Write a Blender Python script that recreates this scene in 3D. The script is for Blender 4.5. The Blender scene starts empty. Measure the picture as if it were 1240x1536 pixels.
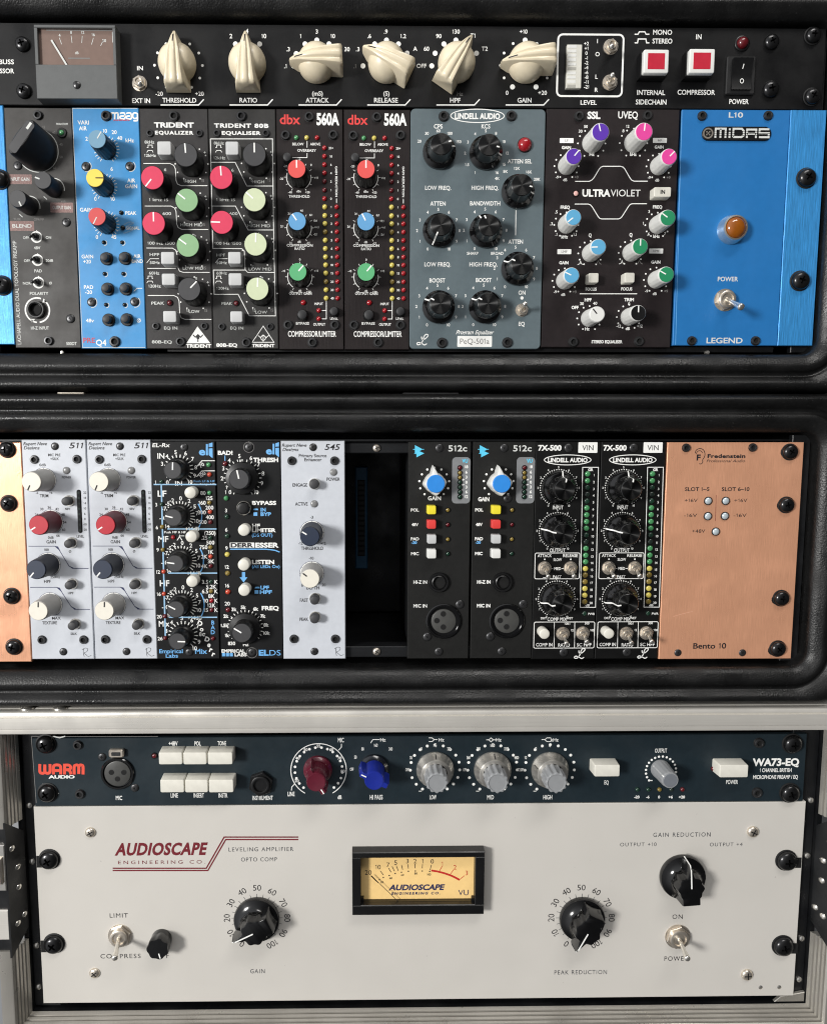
import bpy, bmesh, math, random
from mathutils import Vector, Matrix
random.seed(11)
SC = bpy.context.scene
COL = SC.collection
MM = 0.001
PI = math.pi

# ---------------------------------------------------------------- camera, light, exposure
F, PX, PY = 1110.0, 560.0, 768.0          # focal length and principal point, in pixels of the 1240 x 1536 photograph
NVX, NVY = 545.0, 650.0                    # where the panels' normal vanishes
D = 444.0                                  # camera to front panels, mm
yaw = math.atan((PX - NVX) / F)
pitch = math.atan((PY - NVY) / math.hypot(F, PX - NVX))
FWD = Vector((math.sin(yaw) * math.cos(pitch), math.cos(yaw) * math.cos(pitch), -math.sin(pitch)))
RIGHT = Vector((math.cos(yaw), -math.sin(yaw), 0))
UP = RIGHT.cross(FWD)
cd = bpy.data.cameras.new('camera')
cam = bpy.data.objects.new('camera', cd)
COL.objects.link(cam)
cam.matrix_world = Matrix(((RIGHT.x, UP.x, -FWD.x, 0), (RIGHT.y, UP.y, -FWD.y, -D * MM), (RIGHT.z, UP.z, -FWD.z, 0), (0, 0, 0, 1)))
cd.sensor_fit = 'VERTICAL'; cd.sensor_height = 36.0
cd.lens = F / 1536.0 * 36.0
cd.shift_x = (620.0 - PX) / 1536.0
cd.clip_start = 0.01; cd.clip_end = 20
SC.camera = cam

W = bpy.data.worlds.new('World'); SC.world = W; W.use_nodes = True
wn = W.node_tree.nodes; wl = W.node_tree.links
wc = wn.new('ShaderNodeTexCoord'); wsx = wn.new('ShaderNodeSeparateXYZ'); wl.new(wc.outputs['Generated'], wsx.inputs[0])
wm = wn.new('ShaderNodeMath'); wm.operation = 'MULTIPLY_ADD'; wm.inputs[1].default_value = 0.45; wl.new(wsx.outputs['Z'], wm.inputs[0])
wq = wn.new('ShaderNodeMath'); wq.operation = 'SUBTRACT'; wl.new(wm.outputs[0], wq.inputs[0]); wl.new(wsx.outputs['X'], wq.inputs[1])
wm.inputs[2].default_value = 0.0
wr = wn.new('ShaderNodeMapRange'); wr.interpolation_type = 'SMOOTHSTEP'
wr.inputs[1].default_value = -0.45; wr.inputs[2].default_value = 1.05; wr.inputs[3].default_value = 0.05; wr.inputs[4].default_value = 0.80
wl.new(wq.outputs[0], wr.inputs[0])                                 # the room is brighter on the lamp's side
wn['Background'].inputs[0].default_value = (0.96, 0.97, 1.0, 1)
wl.new(wr.outputs[0], wn['Background'].inputs[1])

def area(name, loc, target, sx, sy, watts, col):
    l = bpy.data.lights.new(name, 'AREA'); l.shape = 'RECTANGLE'; l.size = sx; l.size_y = sy
    l.energy = watts; l.color = col
    o = bpy.data.objects.new(name, l); COL.objects.link(o)
    o.location = loc
    o.rotation_euler = (Vector(target) - Vector(loc)).to_track_quat('-Z', 'Y').to_euler()
    return o
area('key_lamp', (-1.65, -1.8, 0.27), (0, 0, -0.05), 0.46, 0.46, 57, (1.0, 0.985, 0.955))
area('room_lamp', (0.5, -1.3, 2.0), (0, 0, 0), 1.2, 0.4, 20, (1.0, 0.97, 0.93))

SC.render.engine = 'CYCLES'
SC.cycles.use_denoising = True
SC.cycles.max_bounces = 6
SC.cycles.sample_clamp_indirect = 4
SC.cycles.filter_width = 1.1
vs = SC.view_settings
vs.view_transform = 'Standard'; vs.look = 'None'; vs.exposure = 0; vs.gamma = 1

def P(px, py, y=0.0):
    """photo pixel -> (X, Z) in mm on the plane at depth y"""
    d = FWD + RIGHT * ((px - PX) / F) - UP * ((py - PY) / F)
    t = (D + y) / d.y
    return d.x * t, d.z * t

# ---------------------------------------------------------------- materials
def lin(c):
    c = c / 255.0
    return c / 12.92 if c <= 0.04045 else ((c + 0.055) / 1.055) ** 2.4
MATS = {}
ANISO_TURN = 0.25
def mat(name, rgb, rough=0.5, metal=0.0, var=0.08, nscale=300, bump=0.0, bscale=2500, brush=None, coat=0.0, aniso=0.0,
        spec=0.5, trans=0.0, speck=None, smudge=0.0, emit=0.0):
    m = bpy.data.materials.new(name); m.use_nodes = True
    nt = m.node_tree; N = nt.nodes; Lk = nt.links
    b = N['Principled BSDF']
    col = tuple(lin(c) for c in rgb)
    b.inputs['Metallic'].default_value = metal
    b.inputs['Specular IOR Level'].default_value = spec
    b.inputs['Coat Weight'].default_value = coat
    b.inputs['Coat Roughness'].default_value = 0.12
    b.inputs['Transmission Weight'].default_value = trans
    tc = N.new('ShaderNodeTexCoord')
    mp = N.new('ShaderNodeMapping'); Lk.new(tc.outputs['Object'], mp.inputs[0])
    if brush == 'v': mp.inputs['Scale'].default_value = (9, 2, 0.25)
    if brush == 'h': mp.inputs['Scale'].default_value = (0.25, 2, 9)
    nz = N.new('ShaderNodeTexNoise'); nz.inputs['Scale'].default_value = nscale; nz.inputs['Detail'].default_value = 4
    Lk.new(mp.outputs[0], nz.inputs['Vector'])
    mr = N.new('ShaderNodeMapRange'); mr.inputs[1].default_value = 0.3; mr.inputs[2].default_value = 0.7
    mr.inputs[3].default_value = 1 - var; mr.inputs[4].default_value = 1 + var
    Lk.new(nz.outputs[0], mr.inputs[0])
    vm = N.new('ShaderNodeVectorMath'); vm.operation = 'SCALE'; vm.inputs[0].default_value = col
    Lk.new(mr.outputs[0], vm.inputs['Scale'])
    out = vm.outputs[0]
    if speck:
        vo = N.new('ShaderNodeTexNoise'); vo.inputs['Scale'].default_value = speck[1]; Lk.new(tc.outputs['Object'], vo.inputs['Vector'])
        r2 = N.new('ShaderNodeMapRange'); r2.inputs[1].default_value = speck[2]; r2.inputs[2].default_value = speck[2] + .08
        Lk.new(vo.outputs[0], r2.inputs[0])
        mx = N.new('ShaderNodeMix'); mx.data_type = 'RGBA'
        Lk.new(r2.outputs[0], mx.inputs[0]); Lk.new(out, mx.inputs[6]); mx.inputs[7].default_value = tuple(lin(c) for c in speck[0]) + (1,)
        out = mx.outputs[2]
    Lk.new(out, b.inputs['Base Color'])
    # roughness: broad smears
    n2 = N.new('ShaderNodeTexNoise'); n2.inputs['Scale'].default_value = 45; n2.inputs['Detail'].default_value = 5
    Lk.new(tc.outputs['Object'], n2.inputs['Vector'])
    r3 = N.new('ShaderNodeMapRange'); r3.inputs[1].default_value = 0.3; r3.inputs[2].default_value = 0.7
    r3.inputs[3].default_value = max(0.03, rough - 0.08 - smudge); r3.inputs[4].default_value = min(1, rough + 0.08 + smudge)
    Lk.new(n2.outputs[0], r3.inputs[0]); Lk.new(r3.outputs[0], b.inputs['Roughness'])
    if bump:
        n3 = N.new('ShaderNodeTexNoise'); n3.inputs['Scale'].default_value = bscale; n3.inputs['Detail'].default_value = 3
        Lk.new(mp.outputs[0] if brush else tc.outputs['Object'], n3.inputs['Vector'])
        bp = N.new('ShaderNodeBump'); bp.inputs['Strength'].default_value = bump; bp.inputs['Distance'].default_value = 0.0004
        Lk.new(n3.outputs[0], bp.inputs['Height']); Lk.new(bp.outputs[0], b.inputs['Normal'])
    if aniso:
        b.inputs['Anisotropic'].default_value = aniso; b.inputs['Anisotropic Rotation'].default_value = ANISO_TURN
        tg = N.new('ShaderNodeTangent'); tg.direction_type = 'RADIAL'; tg.axis = 'Y'
        Lk.new(tg.outputs[0], b.inputs['Tangent'])
    MATS[name] = m
    return m
# panels
mat('p_bus', (13, 13, 14), .45, bump=.10, var=.15, smudge=.06, spec=.32)
mat('p_blue', (42, 120, 188), .36, metal=.15, var=.03, bump=.06, nscale=200)
mat('p_bluebrush', (60, 145, 210), .4, metal=.25, var=.34, nscale=380, brush='v', bump=.25, bscale=700)
mat('p_lach', (62, 60, 58), .5, var=.12, bump=.12, smudge=.08, spec=.4)
mat('p_maag', (66, 146, 205), .38, var=.04, bump=.05, smudge=.08)
mat('p_trid', (50, 48, 48), .5, var=.14, bump=.14, smudge=.06, spec=.35)
mat('p_trid2', (48, 47, 46), .52, var=.14, bump=.14, spec=.35)
mat('p_dbx', (33, 27, 27), .45, var=.3, nscale=260, brush='v', bump=.14, bscale=600, spec=.3)
mat('p_peq', (92, 105, 110), .45, var=.05, bump=.10)
mat('p_uv', (34, 28, 29), .5, var=.12, bump=.14, spec=.3)
mat('p_rnd', (201, 205, 212), .45, var=.03, bump=.10, smudge=.05)
mat('p_el', (10, 11, 13), .5, var=.15, bump=.10, spec=.3)
mat('p_api', (24, 24, 23), .55, var=.15, bump=.2, spec=.3)
mat('p_7x', (12, 12, 12), .5, var=.15, bump=.10, spec=.3)
mat('p_copper', (238, 176, 140), .36, metal=.45, var=.11, nscale=420, brush='v', bump=.2, bscale=700, smudge=.08)
mat('p_warm', (30, 41, 47), .45, var=.08, bump=.10, smudge=.07, spec=.35)
mat('p_cream', (203, 199, 192), .5, var=.03, nscale=12, bump=.10, smudge=.06, speck=((176, 172, 166), 420, .735))
# plastics and metals
mat('white', (244, 244, 240), .6, var=.02)
mat('pale', (214, 216, 212), .6, var=.03)
mat('greyprint', (120, 118, 116), .6)
mat('dimprint', (60, 62, 68), .6)
mat('black_ink', (28, 26, 30), .6)
mat('navy_ink', (34, 40, 84), .6)
mat('maroon_ink', (112, 22, 34), .55)
mat('red_ink', (226, 66, 64), .5)
mat('orange_ink', (232, 82, 62), .5)
mat('blue_ink', (112, 180, 236), .55)
mat('cyan_ink', (92, 205, 240), .5)
mat('deepred_ink', (190, 62, 76), .55)
mat('scale_red', (196, 44, 36), .55)
mat('pink_label', (136, 108, 104), .7, speck=((170, 140, 134), 2600, .52))
mat('vu_plate', (128, 130, 132), .45)
mat('cream', (229, 216, 188), .34, var=.04, coat=.25)
mat('rnd_cream', (232, 227, 214), .36, var=.03, coat=.2)
mat('ivory', (222, 219, 208), .38, var=.04, coat=.15)
mat('ivory_dull', (172, 170, 162), .45, var=.06)
mat('whiteplast', (226, 226, 222), .38, var=.03, coat=.15)
mat('greyplast', (196, 197, 197), .4, var=.03)
mat('black', (14, 14, 15), .36, var=.2)
mat('black_matte', (20, 20, 21), .6, var=.2)
mat('black_gloss', (9, 9, 10), .16, var=.2, coat=.4)
mat('black_spun', (64, 64, 64), .36, metal=1, var=.1, aniso=.96)
mat('black_spun2', (58, 58, 58), .36, metal=1, var=.1, aniso=.96)
mat('dark_cap', (58, 58, 60), .5, var=.06)
mat('soft_black', (38, 38, 40), .5, var=.1)
mat('hole', (4, 4, 4), .8)
mat('screw_black', (40, 40, 41), .27, metal=.75, var=.2, coat=.3)
mat('screw_dull', (74, 74, 75), .34, metal=.75, var=.2)
mat('chrome', (232, 228, 220), .2, metal=.9, var=.05)
mat('nickel', (222, 212, 198), .3, metal=.85, var=.08)
mat('alu', (228, 224, 216), .34, metal=.5, var=.03, nscale=160, brush='h', bump=.05, bscale=300, smudge=.03)
mat('alu_shaded', (180, 176, 168), .34, metal=.65, var=.03, nscale=200, brush='v', smudge=.03)  # same aluminium as the top bar, shade of the inner faces put into its colour
mat('knurl', (216, 212, 204), .3, metal=.85, var=.06, aniso=.8)
mat('red_cap', (216, 56, 90), .5, var=.03)
mat('green_cap', (138, 178, 132), .5, var=.03)
mat('palegreen_cap', (204, 214, 178), .5, var=.03)
mat('dbx_red', (226, 86, 82), .45, var=.03)
mat('dbx_blue', (98, 160, 208), .45, var=.03)
mat('dbx_green', (92, 176, 120), .45, var=.03)
mat('yellow_cap', (240, 212, 86), .45, var=.03)
mat('coral_cap', (206, 72, 72), .45, var=.03)
mat('steel_cap', (112, 154, 180), .45, var=.03)
mat('purple', (92, 50, 172), .42, var=.03)
mat('pink', (226, 70, 156), .42, var=.03)
mat('sky', (94, 168, 208), .42, var=.03)
mat('teal', (36, 136, 92), .42, var=.03)
mat('rnd_red', (184, 34, 50), .42, var=.04)
mat('rnd_redbody', (92, 26, 38), .45, var=.06)
mat('rnd_navy', (36, 46, 66), .46, var=.04)
mat('rnd_navybody', (26, 30, 42), .46, var=.06)
mat('rnd_grey', (168, 166, 162), .48, var=.04)
mat('api_blue', (48, 138, 222), .35, var=.03, coat=.3)
mat('btn_yellow', (240, 222, 56), .35, var=.03, coat=.2)
mat('btn_red', (222, 66, 62), .35, var=.03, coat=.2)
mat('bus_red', (190, 26, 52), .38, var=.05, coat=.3)
mat('wa_maroon', (92, 22, 40), .36, var=.06, coat=.3)
mat('wa_blue', (22, 40, 140), .36, var=.06, coat=.3)
mat('wa_skirt', (22, 25, 32), .2, var=.1, coat=.5)
mat('wa_grey', (142, 144, 146), .45, var=.04)
mat('wa_greycap', (112, 116, 122), .45, var=.04)
mat('led_red', (158, 22, 32), .18, var=.05, coat=.6)
mat('led_darkred', (92, 16, 24), .2, var=.05, coat=.6)
mat('led_yellow', (206, 190, 92), .2, var=.05, coat=.6)
mat('led_amber', (132, 112, 50), .2, var=.05, coat=.6)
mat('led_green', (72, 142, 90), .2, var=.05, coat=.6)
mat('led_darkgreen', (26, 56, 42), .2, var=.05, coat=.6)
mat('led_dim', (34, 46, 40), .2, var=.05, coat=.6)
mat('led_orange', (196, 72, 50), .2, var=.05, coat=.6)
mat('led_pink', (236, 186, 178), .3, var=.05, coat=.4)
mat('led_clear', (196, 208, 214), .1, var=.05, coat=.8, metal=.25)
mat('led_grey', (128, 128, 128), .3, var=.05, coat=.4)
mat('lens_white', (216, 214, 204), .3, var=.06, coat=.3)
mat('meter_grey', (92, 94, 94), .5, var=.05, bump=.12)
mat('meter_brown', (118, 96, 86), .6, var=.06)
mat('vu_face', (247, 209, 140), .6, var=.03)
mat('amber', (166, 92, 16), .08, var=.1, coat=.9, trans=.25)
mat('case_black', (17, 17, 17), .36, var=.25, nscale=500, bump=.5, bscale=1100, smudge=.1, spec=.42, speck=((74, 74, 72), 800, .705))
mat('flight_black', (16, 17, 19), .42, var=.2, bump=.2, smudge=.12)
mat('steel_dark', (34, 35, 37), .4, metal=.5, var=.15, nscale=200, brush='h', bump=.1)
mat('slot_blue', (40, 88, 120), .5, var=.1)

mat('paleblue_ink', (150, 192, 224), .55)
mat('smear_ink', (116, 160, 200), .7, var=.2, nscale=1500)
mat('scratch_ink', (232, 186, 158), .5)
mat('xlr_face', (70, 70, 68), .42, var=.08)
# ---------------------------------------------------------------- mesh building (mm; x right, h out of the panel, z up)
class MB:
    def __init__(s): s.v = []; s.f = []; s.m = []; s.mats = []
    def mi(s, n):
        if n not in s.mats: s.mats.append(n)
        return s.mats.index(n)
    def add(s, vs, fs, m):
        o = len(s.v); k = s.mi(m)
        s.v += vs
        for f in fs: s.f.append([i + o for i in f]); s.m.append(k)
    def rings(s, rs, m, cap0=True, cap1=True, closed=True):
        n = len(rs[0]); vs = [p for r in rs for p in r]; fs = []
        for a in range(len(rs) - 1):
            for i in range(n if closed else n - 1):
                j = (i + 1) % n
                fs.append([a * n + i, a * n + j, (a + 1) * n + j, (a + 1) * n + i])
        if cap0: fs.append(list(range(n))[::-1])
        if cap1: fs.append([(len(rs) - 1) * n + i for i in range(n)])
        s.add(vs, fs, m)
    def lathe(s, prof, m, cx=0, cz=0, n=40, fl=0, caps=(True, True)):
        rs = []
        for q in prof:
            r, h = q[0], q[1]; a = q[2] if len(q) > 2 else 0
            rs.append([(cx + (r * (1 + a * (math.cos(fl * 2 * PI * i / n)))) * math.sin(2 * PI * i / n), h,
                        cz + (r * (1 + a * (math.cos(fl * 2 * PI * i / n)))) * math.cos(2 * PI * i / n)) for i in range(n)])
        s.rings(rs, m, *caps)
    def prism(s, pts, h0, h1, m, bev=0.0, cap0=True):
        rs = [[(x, h0, z) for x, z in pts]]
        if bev:
            rs.append([(x, h1 - bev, z) for x, z in pts])
            rs.append([(x, h1, z) for x, z in inset(pts, bev)])
        else: rs.append([(x, h1, z) for x, z in pts])
        s.rings(rs, m, cap0, True)
    def box(s, x0, x1, h0, h1, z0, z1, m, bev=0.0): s.prism([(x0, z0), (x1, z0), (x1, z1), (x0, z1)], h0, h1, m, bev)
    def tube(s, path, rad, m, n=16):
        rs = []
        for i, (p, r) in enumerate(zip(path, rad)):
            a = Vector(path[max(0, i - 1)]); b = Vector(path[min(len(path) - 1, i + 1)])
            t = (b - a).normalized(); u = t.cross(Vector((0.3, 0.1, 1))).normalized(); w = t.cross(u)
            rs.append([tuple(Vector(p) + (u * math.cos(2 * PI * k / n) + w * math.sin(2 * PI * k / n)) * r) for k in range(n)])
        s.rings(rs, m)
    def flat(s, pts, h, m): s.add([(x, h, z) for x, z in pts], [list(range(len(pts)))], m)
    def line(s, pts, w, h, m, closed=False):
        n = len(pts); Lf = []; Rt = []
        for i in range(n):
            p = Vector(pts[i])
            a = Vector(pts[(i - 1) % n]) if (i > 0 or closed) else None
            b = Vector(pts[(i + 1) % n]) if (i < n - 1 or closed) else None
            d0 = (p - a).normalized() if a is not None else None
            d1 = (b - p).normalized() if b is not None else None
            if d0 is None: d0 = d1
            if d1 is None: d1 = d0
            t = d0 + d1
            if t.length < 1e-6: t = d0
            t.normalize(); nn = Vector((-t.y, t.x)); c = max(.4, nn.dot(Vector((-d0.y, d0.x))))
            Lf.append(p + nn * (w / 2 / c)); Rt.append(p - nn * (w / 2 / c))
        vs = [(q.x, h, q.y) for q in Lf] + [(q.x, h, q.y) for q in Rt]
        fs = [[i, (i + 1) % n, n + (i + 1) % n, n + i] for i in range(n if closed else n - 1)]
        s.add(vs, fs, m)
    def mesh(s, name, smooth=True, ang=38):
        me = bpy.data.meshes.new(name)
        me.from_pydata([(x * MM, -h * MM, z * MM) for x, h, z in s.v], [], s.f)
        for n in s.mats: me.materials.append(MATS[n])
        me.polygons.foreach_set('material_index', s.m)
        me.update()
        bm = bmesh.new(); bm.from_mesh(me)
        bmesh.ops.recalc_face_normals(bm, faces=bm.faces[:])
        bm.to_mesh(me); bm.free()
        if smooth:
            me.polygons.foreach_set('use_smooth', [True] * len(me.polygons))
            me.set_sharp_from_angle(angle=math.radians(ang))
        return me

def inset(pts, b):
    n = len(pts); A = sum(pts[i][0] * pts[(i + 1) % n][1] - pts[(i + 1) % n][0] * pts[i][1] for i in range(n))
    sg = 1 if A > 0 else -1; out = []
    for i in range(n):
        p = Vector(pts[i]); d0 = (p - Vector(pts[i - 1])).normalized(); d1 = (Vector(pts[(i + 1) % n]) - p).normalized()
        n0 = Vector((-d0.y, d0.x)) * sg; n1 = Vector((-d1.y, d1.x)) * sg
        t = n0 + n1
        if t.length < 1e-6: t = n0
        t.normalize(); out.append(tuple(p + t * (b / max(.5, t.dot(n0)))))
    return out
def rrect(x0, x1, z0, z1, r, n=5):
    pts = []
    for cx, cz, a in ((x1 - r, z1 - r, 0), (x0 + r, z1 - r, 90), (x0 + r, z0 + r, 180), (x1 - r, z0 + r, 270)):
        for i in range(n + 1):
            t = math.radians(a + 90 * i / n); pts.append((cx + r * math.cos(t), cz + r * math.sin(t)))
    return pts
def circ(cx, cz, rx, n=20, rz=None): return [(cx + rx * math.sin(2 * PI * i / n), cz + (rz or rx) * math.cos(2 * PI * i / n)) for i in range(n)]
def smoothpath(pts, k=6):
    out = []
    for i in range(len(pts) - 1):
        p0 = pts[max(0, i - 1)]; p1 = pts[i]; p2 = pts[i + 1]; p3 = pts[min(len(pts) - 1, i + 2)]
        for j in range(k):
            t = j / k
            out.append(tuple(.5 * ((2 * p1[d]) + (p2[d] - p0[d]) * t + (2 * p0[d] - 5 * p1[d] + 4 * p2[d] - p3[d]) * t * t + (3 * p1[d] - p0[d] - 3 * p2[d] + p3[d]) * t ** 3) for d in (0, 1)))
    return out + [pts[-1]]

def link(name, me, parent=None, loc=(0, 0, 0), rot=0.0, scale=1.0):
    o = bpy.data.objects.new(name, me); COL.objects.link(o)
    o.location = loc; o.rotation_euler = (0, rot, 0)
    if scale != 1.0: o.scale = (scale,) * 3
    if parent: o.parent = parent
    return o

# ---------------------------------------------------------------- lettering: glyphs of the built-in font, and screw heads cut with a cross
CHARS = "ABCDEFGHIJKLMNOPQRSTUVWXYZabcdefghijklmnopqrstuvwxyz0123456789+-.:/()&!~,\u00d8\u221e"
GLY = {}
def build_glyphs():
    tmp = []
    for bold in (0, 1, 2):
        for c in CHARS:
            for body in (c, 'H' + c + 'H'):
                cu = bpy.data.curves.new('glyph', 'FONT'); cu.body = body; cu.offset = (0, .018, .04)[bold]; cu.resolution_u = 3
                o = bpy.data.objects.new('glyph', cu); COL.objects.link(o); tmp.append((bold, c, body, o))
        cu = bpy.data.curves.new('glyph', 'FONT'); cu.body = 'HH'; cu.offset = (0, .018, .04)[bold]
        o = bpy.data.objects.new('glyph', cu); COL.objects.link(o); tmp.append((bold, None, 'HH', o))
    heads = []
    for kind in ('pan', 'flat'):
        mb = MB()
        if kind == 'pan':
            mb.lathe([(1, 0), (1, .12), (.97, .26), (.86, .42), (.66, .55), (.42, .62), (.2, .64), (0.01, .645)], 'screw_black', n=40)
        else:
            mb.lathe([(1, 0), (1, .10), (.93, .20), (.7, .30), (.4, .35), (.01, .36)], 'screw_dull', n=36)
        a = bpy.data.objects.new('head', mb.mesh('head')); COL.objects.link(a)
        cut = MB(); w, l = .13, .56
        top = [(-w, l), (w, l), (w, w), (l, w), (l, -w), (w, -w), (w, -l), (-w, -l), (-w, -w), (-l, -w), (-l, w), (-w, w)]
        bot = [(x * .45, z * .45) for x, z in top]
        cut.rings([[(x, .12, z) for x, z in bot], [(x, .9, z) for x, z in top]], 'hole')
        c = bpy.data.objects.new('cut', cut.mesh('cut')); COL.objects.link(c)
        md = a.modifiers.new('b', 'BOOLEAN'); md.operation = 'DIFFERENCE'; md.object = c; md.solver = 'EXACT'
        heads.append((kind, a, c))
    dg = bpy.context.evaluated_depsgraph_get(); dg.update()
    width = {}
    for bold, c, body, o in tmp:
        me = bpy.data.meshes.new_from_object(o.evaluated_get(dg), depsgraph=dg)
        xs = [v.co.x for v in me.vertices]; ys = [v.co.y for v in me.vertices]
        if body == 'HH': width[bold] = max(xs) - min(xs)
        elif len(body) == 1: GLY[(bold, c)] = [[(v.co.x, v.co.y) for v in me.vertices], [list(p.vertices) for p in me.polygons], 0]
        else: GLY[(bold, c)][2] = max(xs) - min(xs)
        bpy.data.meshes.remove(me)
    for (b, c), g in GLY.items(): g[2] -= width[b]
    for kind, a, c in heads:
        me = bpy.data.meshes.new_from_object(a.evaluated_get(dg), depsgraph=dg)
        me.polygons.foreach_set('use_smooth', [True] * len(me.polygons)); me.set_sharp_from_angle(angle=math.radians(35))
        HEAD[kind] = me
    for o in [t[3] for t in tmp] + [x for h in heads for x in h[1:]]:
        d = o.data; bpy.data.objects.remove(o)
        if isinstance(d, bpy.types.Curve): bpy.data.curves.remove(d)
    CAPH.append(max(y for x, y in GLY[(0, 'H')][0]))
    c = CAPH[0]
    for bd, wd in ((0, .062), (1, .095), (2, .135)):
        GLY[(bd, '1')] = [[(.24 - wd, 0), (.24, 0), (.24, c), (.24 - wd * .9, c), (.05, c * .80), (.05 + wd * .15, c * .80 - wd * .95), (.24 - wd, c * .88 - wd * .3)], [[0, 1, 2, 3, 6], [3, 4, 5, 6]], .36]
HEAD = {}; CAPH = []
build_glyphs()

LAYER = []
def text_geo(s, bold, track=0.0):
    x = 0; vs = []; fs = []; LAYER.clear(); k = 0
    for c in s:
        if c == ' ': x += .30 + track; continue
        g = GLY.get((bold, c)) or GLY[(bold, '-')]
        k += 1; LAYER.extend([(k % 3) * .004] * len(g[0]))
        o = len(vs); vs += [(x + a, b) for a, b in g[0]]; fs += [[i + o for i in f] for f in g[1]]
        x += g[2] + track
    return vs, fs

# ---------------------------------------------------------------- the panel being worked on
class S: pass
S.x0 = S.y0 = 0; S.s = 1; S.Y = 0; S.root = None; S.fp = None; S.org = (0, 0); S.dx = 0; S.dz = 0
def V(x0, y0, s): S.x0, S.y0, S.s = x0, y0, s
def Q(x, y, h=0.0):
    X, Z = P(S.x0 + x / S.s, S.y0 + y / S.s, S.Y - h)
    return X + S.dx, Z + S.dz
def U(x, y):                                   # mm per measured unit, across and down
    a = Q(x, y); b = Q(x + 10, y); c = Q(x, y + 10)
    return (b[0] - a[0]) / 10, (a[1] - c[1]) / 10
def R(p): return (p[0] - S.org[0], p[1] - S.org[1])

def thing(name, label, cat, X, Y, Z, group=None):
    o = bpy.data.objects.new(name, None); COL.objects.link(o)
    o.empty_display_size = .01
    o.location = (X * MM, Y * MM, Z * MM); o['label'] = label; o['category'] = cat
    if group: o['group'] = group
    return o
def module(pm, name, label, cat, x0, x1, y0, y1, Y, group=None, thick=3.0, rad=0.0, body=True, shift=0.0, bev=.35):
    """a panel; x0..x1, y0..y1 are photo pixels as (top, bottom) pairs or numbers"""
    S.Y = Y; S.dx = shift; S.dz = 0
    save = (S.x0, S.y0, S.s); V(0, 0, 1)
    X0 = (Q(x0[0], y0)[0] + Q(x0[1], y1)[0]) / 2; X1 = (Q(x1[0], y0)[0] + Q(x1[1], y1)[0]) / 2
    Z1 = Q((x0[0] + x1[0]) / 2, y0)[1]; Z0 = Q((x0[1] + x1[1]) / 2, y1)[1]
    S.x0, S.y0, S.s = save
    S.org = ((X0 + X1) / 2, Z0)
    S.root = thing(name, label, cat, S.org[0], Y, Z0, group)
    S.fp = MB(); w = (X1 - X0) / 2; H = Z1 - Z0
    pts = rrect(-w, w, 0, H, rad) if rad else [(-w, 0), (w, 0), (w, H), (-w, H)]
    S.fp.prism(pts, -thick, 0, pm, bev)
    S.w, S.H = w, H
    if body:
        b = MB(); b.box(-w + 1, w - 1, -120, -thick - .05, 5, H - 5, 'steel_dark')
        link('enclosure', b.mesh('enclosure'), S.root)
    return S.root
def done(name='faceplate'):
    o = link(name, S.fp.mesh(name), S.root); S.fp = None
    return o

# ---- printed marks, all in the panel's own mesh
HP = .05
def T(s, x, y, h, w=None, m='white', b=1, rot=0, sh=0.0, track=0.0, hh=HP):
    vs, fs = text_geo(s, b, track)
    if not vs: return
    a0 = min(v[0] for v in vs); a1 = max(v[0] for v in vs)
    ux, uz = U(x, y); cap = CAPH[0]
    ky = h * uz / cap
    kx = (w * ux / (a1 - a0)) if w else ky
    cx, cz = R(Q(x, y)); r = math.radians(rot); out = []
    for (px, pz), ly in zip(vs, list(LAYER)):
        lx = (px - (a0 + a1) / 2) * kx; lz = (pz - cap / 2) * ky
        lx += lz * sh
        out.append((cx + lx * math.cos(r) - lz * math.sin(r), hh + ly, cz + lx * math.sin(r) + lz * math.cos(r)))
    S.fp.add(out, fs, m)
STROKE = [0]
def L(pts, w, m='white', closed=False, hh=HP, smooth=False):
    q = [R(Q(x, y)) for x, y in pts]
    if smooth: q = smoothpath(q)
    STROKE[0] = (STROKE[0] + 1) % 9; hh = hh + .002 + STROKE[0] * .003
    S.fp.line(q, w * U(*pts[0])[0], hh, m, closed)
def FILL(pts, m='white', hh=HP, smooth=False): S.fp.flat([R(Q(x, y)) for x, y in pts], hh, m)
def DOT(x, y, r, m='white', hh=HP):
    c = R(Q(x, y)); S.fp.flat(circ(c[0], c[1], r * U(x, y)[0], 14), hh, m)
def BOX(x0, y0, x1, y1, r=0, w=0, m='white', hh=HP):
    a = R(Q(x0, y0)); b = R(Q(x1, y1)); u = U(x0, y0)[0]
    X0, X1, Z0, Z1 = min(a[0], b[0]), max(a[0], b[0]), min(a[1], b[1]), max(a[1], b[1])
    pts = rrect(X0, X1, Z0, Z1, r * u, 4) if r else [(X0, Z0), (X1, Z0), (X1, Z1), (X0, Z1)]
    if w: S.fp.line(pts, w * u, hh, m, True)
    else: S.fp.flat(pts, hh, m)
def ARC(x, y, r, a0, a1, w, m='white', n=28, hh=HP, mm=None):
    c = mm or R(Q(x, y)); u = U(x, y)[0]
    S.fp.line([(c[0] + r * u * math.sin(math.radians(a0 + (a1 - a0) * i / n)), c[1] + r * u * math.cos(math.radians(a0 + (a1 - a0) * i / n))) for i in range(n + 1)], w * u, hh, m, abs(a1 - a0) >= 360)
def TICKS(x, y, r0, r1, a0, a1, n, w, m='white', hh=HP):
    c = R(Q(x, y)); u = U(x, y)[0]
    for i in range(n):
        a = math.radians(a0 + (a1 - a0) * i / (n - 1)); s_, c_ = math.sin(a), math.cos(a)
        S.fp.line([(c[0] + r0 * u * s_, c[1] + r0 * u * c_), (c[0] + r1 * u * s_, c[1] + r1 * u * c_)], w * u, hh, m)
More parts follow.
